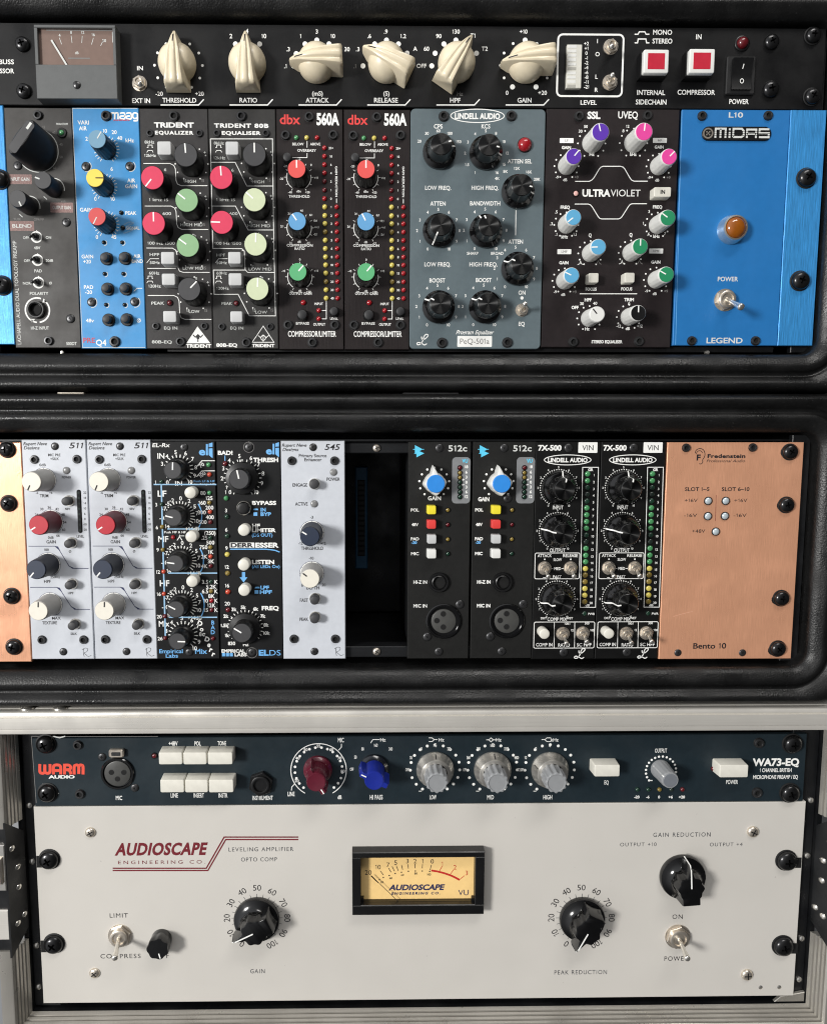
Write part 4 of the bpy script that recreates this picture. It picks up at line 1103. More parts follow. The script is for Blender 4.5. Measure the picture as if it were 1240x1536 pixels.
UVP = [(5.5, .1), (5.6, 1.5), (5.35, 3, .02), (5.0, 14.6, .02), (4.95, 15.8), (4.6, 16.2), (.01, 16.2)]
UVS = [(5.0, .1), (5.1, 1.5), (4.9, 3, .02), (4.6, 13.6, .02), (4.5, 14.6), (4.2, 15.0), (.01, 15.0)]
def uv():
    V(810, 155, 3.99)
    module('p_uv', 'equalizer_module', 'dark brown equalizer module of white knobs with purple, pink, blue and green caps', 'equalizer', (818.6, 812.2), (1016.4, 1007.2), 163.5, 521, 0)
    for p in ((235, 72), (645, 68), (200, 1427), (594, 1423)): screw(*p, 27, 'sock')
    T('SSL', 320, 72, 40, 78, 'white', 2); T('UVEQ', 524, 70, 40, 118, 'white', 1)
    def uk(x, y, c, a, big=False, pm='white'):
        pr = UVP if big else UVS; h = pr[-1][1]
        knob(x, y, h, pr, 'whiteplast', a, (c, pr[-2][0] - .05, .2), (pm, .65, pr[-2][0], .4), fl=14)
        g = BASE(x, y, h); DOTS(*g, 82 if big else 72, -150, 150, 11, 5); return g
    uk(360, 172, 'purple', -15, True); uk(620, 170, 'pink', 5, True)
    ga = uk(200, 318, 'purple', 40); gb = uk(770, 320, 'pink', 45)
    gc = uk(198, 683, 'sky', -128); gd = uk(762, 685, 'teal', -55)
    ge = uk(347, 860, 'sky', -92); gf = uk(597, 857, 'teal', 0)
    gg = uk(187, 1030, 'sky', -65); gh = uk(753, 1025, 'teal', -62)
    gi = uk(340, 1263, 'whiteplast', -40, pm='black_ink'); gj = uk(585, 1255, 'black', 0)
    for g in (ga, gb, gg, gh): T('-9', g[0] - 56, g[1] + 66, 16); T('dB', g[0] - 8, g[1] + 82, 16); T('+9', g[0] + 60, g[1] + 66, 16, None, 'greyprint')
    for x, y, s_ in ((157, 223, 'LF'), (714, 222, 'HF'), (143, 888, 'LMF'), (692, 884, 'HMF')): BOX(x - 41, y - 15, x + 41, y + 15, 3); T(s_, x, y, 15, None, 'greyprint', 0, hh=.09)
    for s_, x, y, w, h in (('GAIN', 155, 265, 55, 17), ('GAIN', 710, 262, 55, 17), ('Hz', 308, 305, 30, 18), ('kHz', 555, 305, 40, 18), ('FREQ', 148, 622, 56, 18), ('FREQ', 700, 620, 56, 18), ('kHz', 145, 799, 40, 18), ('kHz', 694, 796, 40, 18), ('Q', 297, 789, 18, 20), ('Q', 541, 787, 18, 20), ('GAIN', 140, 954, 55, 17), ('GAIN', 690, 950, 55, 17), ('FOCUS', 303, 1112, 66, 17), ('FOCUS', 516, 1111, 66, 17), ('HPF', 285, 1176, 42, 18), ('TRIM', 530, 1175, 58, 18), ('OFF', 207, 1222, 42, 18), ('Hz', 280, 1350, 28, 17), ('STEREO EQUALISER', 398, 1427, 185, 17)): T(s_, x, y, h, w, 'white', 2)
    for s_, x, y in (('30', 240, 167), ('50', 272, 139), ('8', 496, 165), ('12', 522, 138), ('.3', 66, 721), ('.5', 95, 650), ('.1', 95, 784), ('1.1', 206, 784), ('3', 650, 648), ('1', 615, 718), ('.6', 645, 782), ('7', 745, 780), ('30', 248, 1199), ('40', 327, 1197), ('0', 530, 1200), ('-12', 468, 1333), ('+12', 594, 1333)): T(s_, x, y, 17)
    T('dB', 522, 1348, 17, None, 'white', 2)
    for x, y in ((240, 956), (488, 952), (346, 954), (592, 952)):
        wd = 8 if x in (240, 488) else 14
        L([(x - 18, y + 10), (x - wd * .6, y + 4), (x, y - 12), (x + wd * .6, y + 4), (x + 18, y + 10)], 3.5, 'white' if wd == 8 else 'greyprint')
    L([(208, 467), (292, 467), (308, 459), (320, 446), (352, 393), (362, 382), (374, 377), (480, 377), (494, 382), (504, 392), (535, 446), (546, 460), (560, 466), (642, 466)], 5)
    L([(205, 603), (286, 603), (298, 607), (310, 620), (344, 676), (354, 688), (366, 692), (466, 692), (478, 688), (488, 678), (526, 618), (537, 605), (549, 601), (637, 601)], 5)
    led(211, 540, 16, 'led_pink', 19, .5)
    T('ULTRA', 335, 537, 40, 168, 'white', 2); T('VIOLET', 509, 537, 40, 178, 'white', 0)
    o = button(682, 500, 781, 560, 6, 'ivory', .7)
    def inp():
        b = MB(); vs, fs = text_geo('IN', 2); kk = 22 * U(732, 530)[1] / CAPH[0]; mid = (min(v[0] for v in vs) + max(v[0] for v in vs)) / 2
        b.add([((x - mid) * kk * .9, 6.05, (z - CAPH[0] / 2) * kk) for x, z in vs], fs, 'black_ink'); return b
    sub('legend', None, inp, o)
    button(290, 1015, 348, 1073, 6, 'ivory', .7); button(505, 1013, 563, 1073, 6, 'ivory', .7)
    L([(235, 1140), (578, 1140)], 5)
    done()
uv()

# ================================================================ copper chassis of the middle row
def copper():
    V(990, 640, 4.152)
    module('p_copper', 'rack_chassis', 'copper faced modular chassis with an empty slot and five small indicator lenses', 'rack chassis', (999.6, 988.6), (1204.4, 1186.6), 663.4, 988.4, YM, thick=3)
    root = S.root
    for p in ((166, 132), (581, 130)): screw(*p, 24, 'sock')
    for p in ((114, 1412), (517, 1412)): screw(*p, 22, 'flat')
    # ear emblem
    L([(216, 165), (222, 146), (244, 136), (266, 144), (276, 168), (272, 190), (262, 206), (262, 222), (252, 232), (240, 230)], 4, 'black_ink', smooth=True)
    L([(222, 170), (230, 154), (248, 150), (262, 162)], 3.5, 'black_ink', smooth=True)
    T('F', 237, 192, 34, 24, 'black_ink', 2)
    T('Fredenstein', 410, 183, 22, 236, 'black_ink', 2, track=.03); T('Professional Audio', 408, 213, 17, 238, 'black_ink', 0, sh=.35)
    T('SLOT 1~5', 228, 389, 23, 152, 'black_ink', 1); T('SLOT 6~10', 467, 389, 23, 172, 'black_ink', 1)
    for s_, x, y in (('+16V', 190, 459), ('+16V', 499, 459), ('-16V', 187, 552), ('-16V', 495, 552), ('+48V', 237, 650)): T(s_, x, y, 21, 81, 'black_ink', 0)
    for p in ((295, 462), (404, 462), (293, 557), (399, 556), (342, 653)): led(*p, 22, 'led_clear', 26, .7)
    L([(346, 425), (341, 588)], 2, 'maroon_ink'); T('Bento 10', 306, 1365, 33, 205, 'black_ink', 1)
    L([(80, 1182), (140, 1165), (200, 1150)], 1.6, 'scratch_ink')
    for p in ((820, 158), (797, 490), (765, 1074), (743, 1390)): rack_screw(*p, 46, 0)
    for p in ((778, 158), (755, 490), (722, 1076), (700, 1392)): DOT(p[0], p[1], 32, 'hole', .03)
    done('right_panel')
    V(0, 0, 1)
    x0, x1 = (-26, -9), (33, 46)
    X0 = (Q(x0[0], 661)[0] + Q(x0[1], 988)[0]) / 2; X1 = (Q(x1[0], 661)[0] + Q(x1[1], 988)[0]) / 2; w = (X1 - X0) / 2
    b = MB(); b.box(-w, w, -3, 0, 0, S.H, 'p_copper', .35)
    e = link('ear', b.mesh('ear'), root, ((X0 + w - S.org[0]) * MM, 0, 0))
    V(0, 640, 4.15)
    for p in ((32, 143), (42, 480), (62, 1060), (76, 1378)):
        s_ = rack_screw(*p, 47, 0); s_.parent = e; s_.location.x -= e.location.x
    # rails, silver screws and the card socket that show through the empty slot
    V(410, 640, 4.15)
    L0, L1 = R(Q(-1750, 700))[0], -S.w
    for ya, yb, sy, scx in ((100, 166, 133, 643), (1368, 1436, 1402, 643)):
        za, zb = R(Q(640, ya, -4))[1], R(Q(640, yb, -4))[1]
        b = MB(); b.box(L0, L1 + 6, -14, -4, min(za, zb), max(za, zb), 'steel_dark', .5)
        rl = link('rail', b.mesh('rail'), root)
        s_ = screw(scx, sy, 25, 'silver', at=-4, h=-3); s_.parent = rl
    p, q = R(Q(508, 250, -70)), R(Q(586, 885, -70))
    b = MB(); b.box(p[0], q[0], -90, -70, q[1], p[1], 'slot_blue', .8)
    cs = link('card_socket', b.mesh('card_socket'), root)
    b = MB(); xm = (p[0] + q[0]) / 2; b.box(xm - 2.5, xm + 2.5, -70, -69.8, q[1] + 9, p[1] - 9, 'hole')
    for i in range(15):
        z = q[1] + 11 + (p[1] - q[1] - 22) * i / 14
        b.box(xm - 2, xm + 2, -69.8, -69.6, z - 1.1, z + 1.1, 'steel_dark')
    link('contact_strip', b.mesh('contact_strip'), cs)
    b = MB(); b.box(L0, S.w, -128, -126, 0, S.H, 'flight_black'); link('back_plate', b.mesh('back_plate'), root)
    b = MB(); b.box(L0 - 8, S.w, -120, -12, S.H + .5, S.H + 1.6, 'steel_dark'); link('top_plate', b.mesh('top_plate'), root)
    b = MB(); b.box(L0 - 8, S.w, -120, -12, -1.6, -.5, 'steel_dark'); link('bottom_plate', b.mesh('bottom_plate'), root)
copper()

RND = [(6.6, .1), (6.6, 2.5), (6.3, 3.2), (5.9, 14), (5.7, 16.0), (5.3, 16.4), (.01, 16.4)]
def rnd_knob(x, y, cap, body, a, pm):
    knob(x, y, 16.5, RND, body, a, (cap, 5.35, .35), (pm, .75, 5.4, 2.2))
    g = BASE(x, y, 16.5)
    ARC(*g, 62, -150, 150, 2, 'navy_ink'); ARC(*g, 76, -150, 150, 2, 'navy_ink'); ARC(*g, 69, -150, 150, 11, 'white', hh=.03); TICKS(*g, 60, 77, -150, 150, 11, 2.2, 'navy_ink')
    return g
def bluecurve(pts):
    L(pts, 4, 'navy_ink'); i = 1
    FILL([(pts[1][0] - 6, pts[1][1] - 2), (pts[1][0] + 18, pts[1][1] + 2), (pts[2][0] + 12, pts[2][1] + 14), (pts[2][0] + 2, pts[2][1] + 8)], 'navy_ink')
    FILL([(pts[3][0] - 14, pts[3][1] - 20), (pts[3][0] + 2, pts[3][1] - 2), (pts[4][0] + 16, pts[4][1] + 2), (pts[4][0] - 4, pts[4][1] + 2)], 'navy_ink')
def signature(x, y):
    L([(x + 4, y - 22), (x + 2, y), (x + 8, y + 26)], 2.6, 'black_ink', smooth=True)
    L([(x - 6, y - 18), (x + 14, y - 28), (x + 30, y - 22), (x + 24, y - 6), (x + 8, y + 2), (x + 22, y + 16), (x + 34, y + 24), (x + 52, y + 18)], 2.4, 'black_ink', smooth=True)
def n511(shift, lab):
    V(0, 640, 4.15)
    module('p_rnd', 'preamp_module', lab, 'preamp', (33.4, 48), (129.0, 141.2), 659.6, 988.6, YM, 'white preamp modules with four knobs', shift=shift)
    screw(337, 122, 24, 'flat'); screw(390, 1405, 24, 'flat')
    for p in ((209, 205), (474, 203), (257, 1330), (517, 1330)): screw(*p, 25, 'sock')
    T('Rupert Neve', 222, 106, 19, 146, 'black_ink', 1, sh=.25); T('Designs', 200, 132, 19, 97, 'black_ink', 1, sh=.25); T('511', 476, 117, 35, 82, 'black_ink', 1, sh=.25)
    T('MIC PRE', 340, 176, 16, 76, 'black_ink', 1); T('+SILK', 342, 200, 16, 54, 'black_ink', 1)
    led(416, 272, 23, 'led_grey', None, .5); T('POWER', 416, 315, 14, 58, 'black_ink', 1)
    c0 = R(Q(484, 392)); c1 = R(Q(510, 662)); u = U(490, 500)[0]
    xm = (c0[0] + c1[0]) / 2
    S.fp.flat(rrect(xm - 14 * u, xm + 14 * u, c1[1], c0[1], 13 * u, 5), .04, 'hole')
    def meter():
        b = MB(); b.prism(rrect(-12 * u, 12 * u, 0, c0[1] - c1[1] - 4 * u, 11 * u, 5), .05, .5, 'black_gloss', .2)
        n = 8; st = (c0[1] - c1[1] - 4 * u) / n
        for i in range(n): b.flat(circ(0, st * (i + .5), 7 * u, 12), .53, 'led_dim')
        return b
    link('level_meter', meter().mesh('level_meter'), S.root, (xm * MM, 0, (c1[1] + 2 * u) * MM))
    for i, s_ in enumerate(('22', '18', '14', '10', '6', '0', '-10', '-20')): T(s_, 530, 410 + 33 * i, 13, None, 'black_ink', 1)
    T('LEVEL', 502, 683, 15, 46, 'black_ink', 1)
    g = rnd_knob(198, 343, 'rnd_cream', 'rnd_grey', -155, 'black_ink'); T('0dB', 267, 238, 16, 40, 'black_ink', 1); T('TRIM', 276, 430, 19, 54, 'black_ink', 1); T('-6', 232, 412, 13, None, 'black_ink', 1); T('+6', 318, 412, 13, None, 'black_ink', 1)
    rnd_knob(243, 613, 'rnd_red', 'rnd_redbody', -122, 'white')
    for s_, x, y in (('24', 230, 548), ('30', 262, 513), ('36', 309, 503), ('42', 357, 513), ('48', 394, 547), ('54', 405, 595), ('60', 398, 642), ('66', 363, 678)): T(s_, x, y, 15, None, 'black_ink', 1)
    T('0dB', 318, 690, 15, None, 'black_ink', 1); T('GAIN', 320, 717, 19, 58, 'black_ink', 1)
    rnd_knob(227, 890, 'rnd_navy', 'rnd_navybody', -140, 'white'); T('100', 291, 766, 15, None, 'black_ink', 1); T('HPF', 297, 963, 18, 42, 'black_ink', 1); T('250Hz', 345, 936, 15, None, 'black_ink', 1)
    rnd_knob(240, 1147, 'rnd_cream', 'rnd_grey', 4, 'black_ink'); T('TEXTURE', 311, 1221, 18, 92, 'black_ink', 1); T('MAX', 353, 1192, 17, None, 'black_ink', 1)
    for x, y, s_ in ((408, 466, '48V'), (424, 731, '\u00d8'), (428, 990, 'HPF'), (447, 1243, 'SILK')):
        rbutton(x, y, 26, 6, 'dark_cap', 35, cm='chrome'); T(s_, x + 14, y + 46, 14, None, 'black_ink', 1)
    bluecurve([(180, 744), (345, 744), (366, 760), (432, 868), (455, 882), (553, 882)])
    bluecurve([(190, 1000), (355, 1000), (376, 1014), (445, 1120), (468, 1137), (562, 1137)])
    signature(518, 1406)
    done()
d1 = P(226, 820, YM)[0] - P(129.8, 820, YM)[0] - (0)
d1 = P(227.5, 820, YM)[0] - P(131.5, 820, YM)[0]
n511(0, 'white preamp module with cream, red and navy knobs, next to the bare copper ear')
n511(d1, 'white preamp module with cream, red and navy knobs, next to the crowded black module')

ELP = [(6.9, .1), (6.9, 3.2), (6.5, 4.0), (5.5, 4.6), (5.25, 13.4), (5.0, 13.9), (.01, 13.9)]
def elknob(x, y, a):
    knob(x, y, 14, ELP, 'black', a, ('dark_cap', 4.7, .1), ('white', .75, 5.0, .2), fl=0)
    return BASE(x, y, 14)
def logo_eli(x, y, k=1.0):
    T('e', x - 24 * k, y + 4, 44 * k, 40 * k, 'blue_ink', 2)
    L([(x + 6 * k, y - 42 * k), (x + 6 * k, y + 28 * k)], 12 * k, 'blue_ink')
    FILL([(x + 18 * k, y - 14 * k), (x + 41 * k, y - 16 * k), (x + 42 * k, y + 46 * k), (x + 30 * k, y + 38 * k), (x + 18 * k, y + 26 * k)], 'blue_ink', .045)
    FILL([(x + 18 * k, y - 44 * k), (x + 41 * k, y - 52 * k), (x + 41 * k, y - 24 * k), (x + 18 * k, y - 22 * k)], 'blue_ink', .045)
def elrx():
    V(220, 640, 4.152)
    module('p_el', 'equalizer_module', 'crowded black equalizer module with three white dome buttons and sky blue dividing lines', 'equalizer', (227, 235.6), (322.6, 329.6), 662, 988.4, YM)
    T('EL-Rx', 92, 115, 24, 108, 'white', 1, sh=.2); logo_eli(370, 150)
    screw(230, 128, 25, 'flat'); screw(263, 1408, 25, 'flat')
    T('IN', 90, 182, 33, 44); T('IN', 200, 352, 29, 44); T('LF', 97, 417, 36, 55); T('MF', 105, 700, 36, 64); T('HF', 113, 975, 36, 60); T('Mix', 110, 1227, 34, 66)
    L([(45, 360), (435, 360)], 8, 'paleblue_ink'); L([(130, 637), (436, 637)], 7, 'paleblue_ink'); L([(135, 912), (440, 912)], 8, 'paleblue_ink'); L([(140, 1187), (440, 1187)], 8, 'paleblue_ink')
    L([(92, 360), (118, 1318)], 9, 'paleblue_ink')
    for q in (((312, 250), (345, 212), (425, 212)), ((312, 312), (345, 275), (425, 275))): L(q, 5)
    T('70', 343, 240, 23, None, 'white', 1, rot=38); T('100', 347, 298, 23, None, 'white', 1, rot=38)
    led(387, 237, 15, 'led_green'); led(392, 298, 15, 'led_orange')
    T('Push LF & HF', 360, 339, 12, 130, 'blue_ink', 0); T('to change HP', 360, 357, 11, 130, 'pale', 0); T('Push MF & HF', 178, 657, 13, 135)
    for x, y in ((272, 412), (278, 686), (283, 965)): rbutton(x, y, 36, 7, 'ivory', None, .5)
    def dial(gx, gy, items, a0, a1, n):
        TICKS(gx, gy, 66, 92, a0, a1, n, 6)
        NUMS(gx, gy, 108, items, 24)
    g = elknob(162, 272, 3)
    dial(g[0], g[1], [(-140, '0'), (-72, '3'), (-42, '4'), (-10, '5'), (24, '6'), (54, '7'), (84, '8'), (112, '9'), (138, '10')], -140, 140, 18)
    for (x, y, a) in ((165, 567, -76), (176, 853, -82), (181, 1139, -62)):
        g = elknob(x, y, a)
        dial(g[0] + 6, g[1] + 4, [(-128, '-14'), (-98, '-10'), (-66, '-7'), (-46, '-5'), (-28, '-2'), (2, '0'), (32, '2'), (58, '5'), (82, '7'), (108, '10')], -132, 132, 21)
        T('+14dB', g[0] + 82, g[1] + 86, 23, 88, 'pale')
        ARC(g[0] + 2, g[1] + 4, 140, 58, 122, 7, 'blue_ink')
    g = elknob(192, 1338, 92)
    dial(g[0], g[1] + 2, [(-75, '3'), (-42, '4'), (-4, '5'), (30, '6'), (58, '7'), (86, '8'), (112, '9'), (138, '10')], -120, 140, 17)
    for s_, x, y in (('80', 352, 413), ('125', 390, 445), ('160', 347, 474), ('200', 392, 504), ('300', 345, 534), ('400', 394, 564), ('500', 350, 594), ('(250)', 395, 662), ('.25', 360, 692), ('500', 398, 722), ('750', 355, 751), ('1K', 400, 780), ('2K', 360, 810), ('3K', 402, 839), ('4K', 360, 869), ('3.5', 365, 967), ('K', 433, 967), ('5.2K', 403, 997), ('6.5', 365, 1026), ('K', 433, 1026), ('8K', 405, 1055), ('10', 370, 1084), ('K', 433, 1084), ('12K', 405, 1113), ('15', 370, 1142), ('K', 434, 1142)): T(s_, x, y, 23, None, 'white', 1)
    for m, x, y in (('led_green', 392, 412), ('led_amber', 392, 473), ('led_orange', 396, 530), ('led_darkred', 398, 594), ('led_red', 167, 688), ('led_darkgreen', 398, 692), ('led_amber', 399, 751), ('led_orange', 399, 808), ('led_darkred', 400, 867), ('led_darkgreen', 401, 964), ('led_amber', 403, 1024), ('led_red', 405, 1083), ('led_darkred', 406, 1141), ('led_darkred', 414, 1318),
                    ('led_darkgreen', 93, 343), ('led_darkgreen', 95, 483), ('led_amber', 98, 623), ('led_amber', 103, 766), ('led_orange', 108, 902), ('led_orange', 110, 1040), ('led_darkred', 115, 1180), ('led_darkred', 118, 1315)): led(x, y, 14, m)
    for s_, x, y in (('1', 56, 346), ('3', 61, 486), ('6', 65, 628), ('9', 70, 767), ('12', 72, 905), ('16', 77, 1043), ('20', 80, 1183), ('26', 85, 1320)): T(s_, x, y, 21)
    L([(190, 708), (203, 690), (206, 676), (209, 690), (222, 708)], 5); L([(206, 680), (236, 680)], 4)
    for s_, x, y, h in (('D', 333, 1225, 36), ('o', 345, 1260, 34), ('c', 357, 1290, 34), ('D', 378, 1324, 34), ('e', 390, 1357, 36), ('r', 402, 1388, 36), ('r', 418, 1416, 36)): T(s_, x, y, h * .8, None, 'white', 2, rot=-20)
    for s_, y in (('B', 1220), ('A', 1250), ('D', 1280)): T(s_, 413, y, 24, None, 'blue_ink', 1)
    T('Mix', 340, 1399, 30, 74, 'blue_ink', 1); T('Empirical', 153, 1398, 24, 146, 'blue_ink', 1); T('Labs', 158, 1426, 24, 76, 'blue_ink', 1)
    done()
elrx()

def elds():
    V(220, 640, 4.152)
    module('p_el', 'compressor_module', 'black module with two large dials and a chrome ringed button beside white buttons', 'compressor', (324.2, 331.2), (420.4, 424.2), 662, 988.4, YM)
    T('BAD!', 490, 163, 24, 92, 'white', 2); logo_eli(785, 146, .95); screw(636, 128, 27, 'flat'); ARC(636, 128, 32, 0, 360, 3, 'greyprint'); screw(656, 1408, 27, 'flat'); ARC(656, 1408, 33, 0, 360, 3, 'greyprint')
    T('THRESH', 742, 207, 25, 156, 'white', 2); L([(488, 180), (488, 212)], 6, 'blue_ink')
    big = [(9.6, .1), (9.6, 3), (9.2, 3.8), (6.3, 4.4), (5.9, 12.4), (5.6, 12.8), (.01, 12.8)]
    def bk(x, y, a):
        knob(x, y, 13, big, 'black', a, ('dark_cap', 5.5, .1), ('white', .8, 5.6, .3)); return BASE(x, y, 13)
    g = bk(575, 328, -12); TICKS(*g, 104, 118, -150, 150, 21, 5)
    L([(583, 205), (583, 256)], 7)
    for s_, x, y in (('0', 520, 408), ('1', 497, 378), ('2', 470, 322), ('3', 478, 260), ('4', 515, 210), ('5', 578, 183), ('6', 650, 196), ('7', 698, 235), ('8', 725, 292), ('9', 718, 352), ('10', 683, 408), ('1', 492, 408)): T(s_, x, y, 24)
    for m, s_, x, y in (('led_darkred', '', 490, 230), ('led_green', '', 497, 445), ('led_darkgreen', '3', 500, 560), ('led_darkgreen', '6', 502, 680), ('led_yellow', '9', 503, 795), ('led_amber', '12', 505, 912), ('led_orange', '16', 507, 1028), ('led_darkred', '20', 508, 1140)):
        led(x, y, 16, m); 
        if s_: T(s_, x - 5, y - 38, 22)
    rbutton(600, 510, 38, 4, 'black', 45, .1, 'chrome'); T('BYPASS', 732, 475, 23, 150, 'white', 2)
    for x, y in ((680, 516), (690, 1003)): FILL([(x - 16, y + 4), (x - 12, y - 6), (x + 12, y - 6), (x + 16, y + 4)], 'blue_ink')
    for x, y in ((678, 543), (685, 1028)): FILL([(x - 18, y + 12), (x - 12, y + 12), (x - 12, y - 10), (x + 12, y - 10), (x + 12, y + 12), (x + 18, y + 12)], 'blue_ink')
    T('IN', 726, 517, 21, 32, 'blue_ink', 2); T('BYP', 743, 545, 21, 66, 'blue_ink', 2)
    for x, y in ((605, 645), (604, 862), (607, 1020)): rbutton(x, y, 36, 7, 'ivory', None, .4)
    T('HF', 682, 617, 22, 48, 'white', 2); T('LIMITER', 731, 645, 22, 148, 'white', 2); T('(DS OUT)', 720, 675, 19, 128, 'blue_ink', 1)
    BOX(518, 722, 672, 754, 2); T('DERR', 594, 738, 25, 140, 'black_ink', 2, hh=.09); T('ESSER', 750, 738, 28, 146, 'white', 2)
    L([(520, 763), (740, 763), (772, 766), (800, 770), (828, 781)], 7, 'blue_ink')
    T('LISTEN', 726, 843, 24, 138, 'white', 2); T('(All LEDs On)', 743, 871, 18, 172, 'blue_ink', 1)
    FILL([(594, 905), (614, 905), (614, 938), (628, 938), (604, 970), (580, 938), (594, 938)], 'blue_ink')
    T('LPF', 736, 1002, 21, 54, 'blue_ink', 2); T('HPF', 743, 1030, 21, 76, 'blue_ink', 2); T('FREQ', 770, 1130, 24, 106, 'white', 2)
    g = bk(593, 1286, -58); TICKS(*g, 96, 112, -130, 130, 21, 5)
    L([(527, 1190), (560, 1222)], 9)
    for s_, x, y in (('830', 530, 1350), ('1k', 502, 1300), ('1.5k', 487, 1238), ('2k', 495, 1180), ('3k', 545, 1138), ('5k', 603, 1125), ('6k', 680, 1135), ('7k', 725, 1180), ('8k', 745, 1235), ('10k', 747, 1285), ('Hz', 618, 1356)): T(s_, x, y, 20, None, 'white', 2)
    T('EMPIRICAL', 540, 1397, 19, 146, 'white', 2); T('LABS', 586, 1420, 19, 76, 'white', 2)
    for x in (470, 494, 518): BOX(x, 1410, x + 20, 1430, 0, 0, 'blue_ink')
    T('EL', 730, 1408, 33, 62, 'blue_ink', 2); T('DS', 800, 1408, 33, 70, 'blue_ink', 0)
    done()
elds()

def n545():
    V(410, 640, 4.15)
    module('p_rnd', 'enhancer_module', 'white enhancer module with one navy and one cream knob beside the empty slot', 'enhancer', (421.5, 425.2), (516.9, 518.2), 661.2, 988.2, YM)
    for p in ((246, 128), (255, 1403)): screw(*p, 24, 'flat')
    for p in ((114, 213), (380, 213), (127, 1325), (385, 1325)): screw(*p, 25, 'sock')
    T('Rupert Neve', 132, 115, 19, 152, 'black_ink', 1, sh=.25); T('Designs', 108, 142, 19, 97, 'black_ink', 1, sh=.25); T('545', 368, 127, 35, 90, 'black_ink', 1, sh=.25)
    T('Primary Source', 245, 180, 20, 172, 'black_ink', 1); T('Enhancer', 247, 205, 20, 108, 'black_ink', 1)
    led(374, 283, 23, 'led_grey', None, .5); led(254, 480, 23, 'led_grey', None, .5)
    for s_, x, y, w in (('POWER', 373, 327, 82), ('ENGAGE', 166, 363, 92), ('ACTIVE', 175, 481, 78), ('FAST', 191, 1080, 51), ('PEAK', 191, 1199, 54), ('THRESHOLD', 242, 757, 138), ('DEPTH', 246, 1003, 80)): T(s_, x, y, 20, w, 'black_ink', 1)
    for x, y in ((252, 360), (256, 1082), (256, 1199)): rbutton(x, y, 28, 6, 'dark_cap', 35, cm='chrome')
    g = rnd_knob(228, 684, 'rnd_navy', 'rnd_navybody', -58, 'white'); T('-3', g[0] - 2, g[1] - 96, 17, None, 'black_ink', 1); T('-12', 170, 726, 16, None, 'black_ink', 1); T('+12', 310, 726, 16, None, 'black_ink', 1)
    g = rnd_knob(228, 946, 'rnd_cream', 'rnd_grey', -52, 'black_ink'); T('-10', g[0] - 4, g[1] - 94, 17, None, 'black_ink', 1); T('20', 314, 985, 16, None, 'black_ink', 1); T('0', 180, 988, 16, None, 'black_ink', 1)
    signature(386, 1400)
    done()
n545()

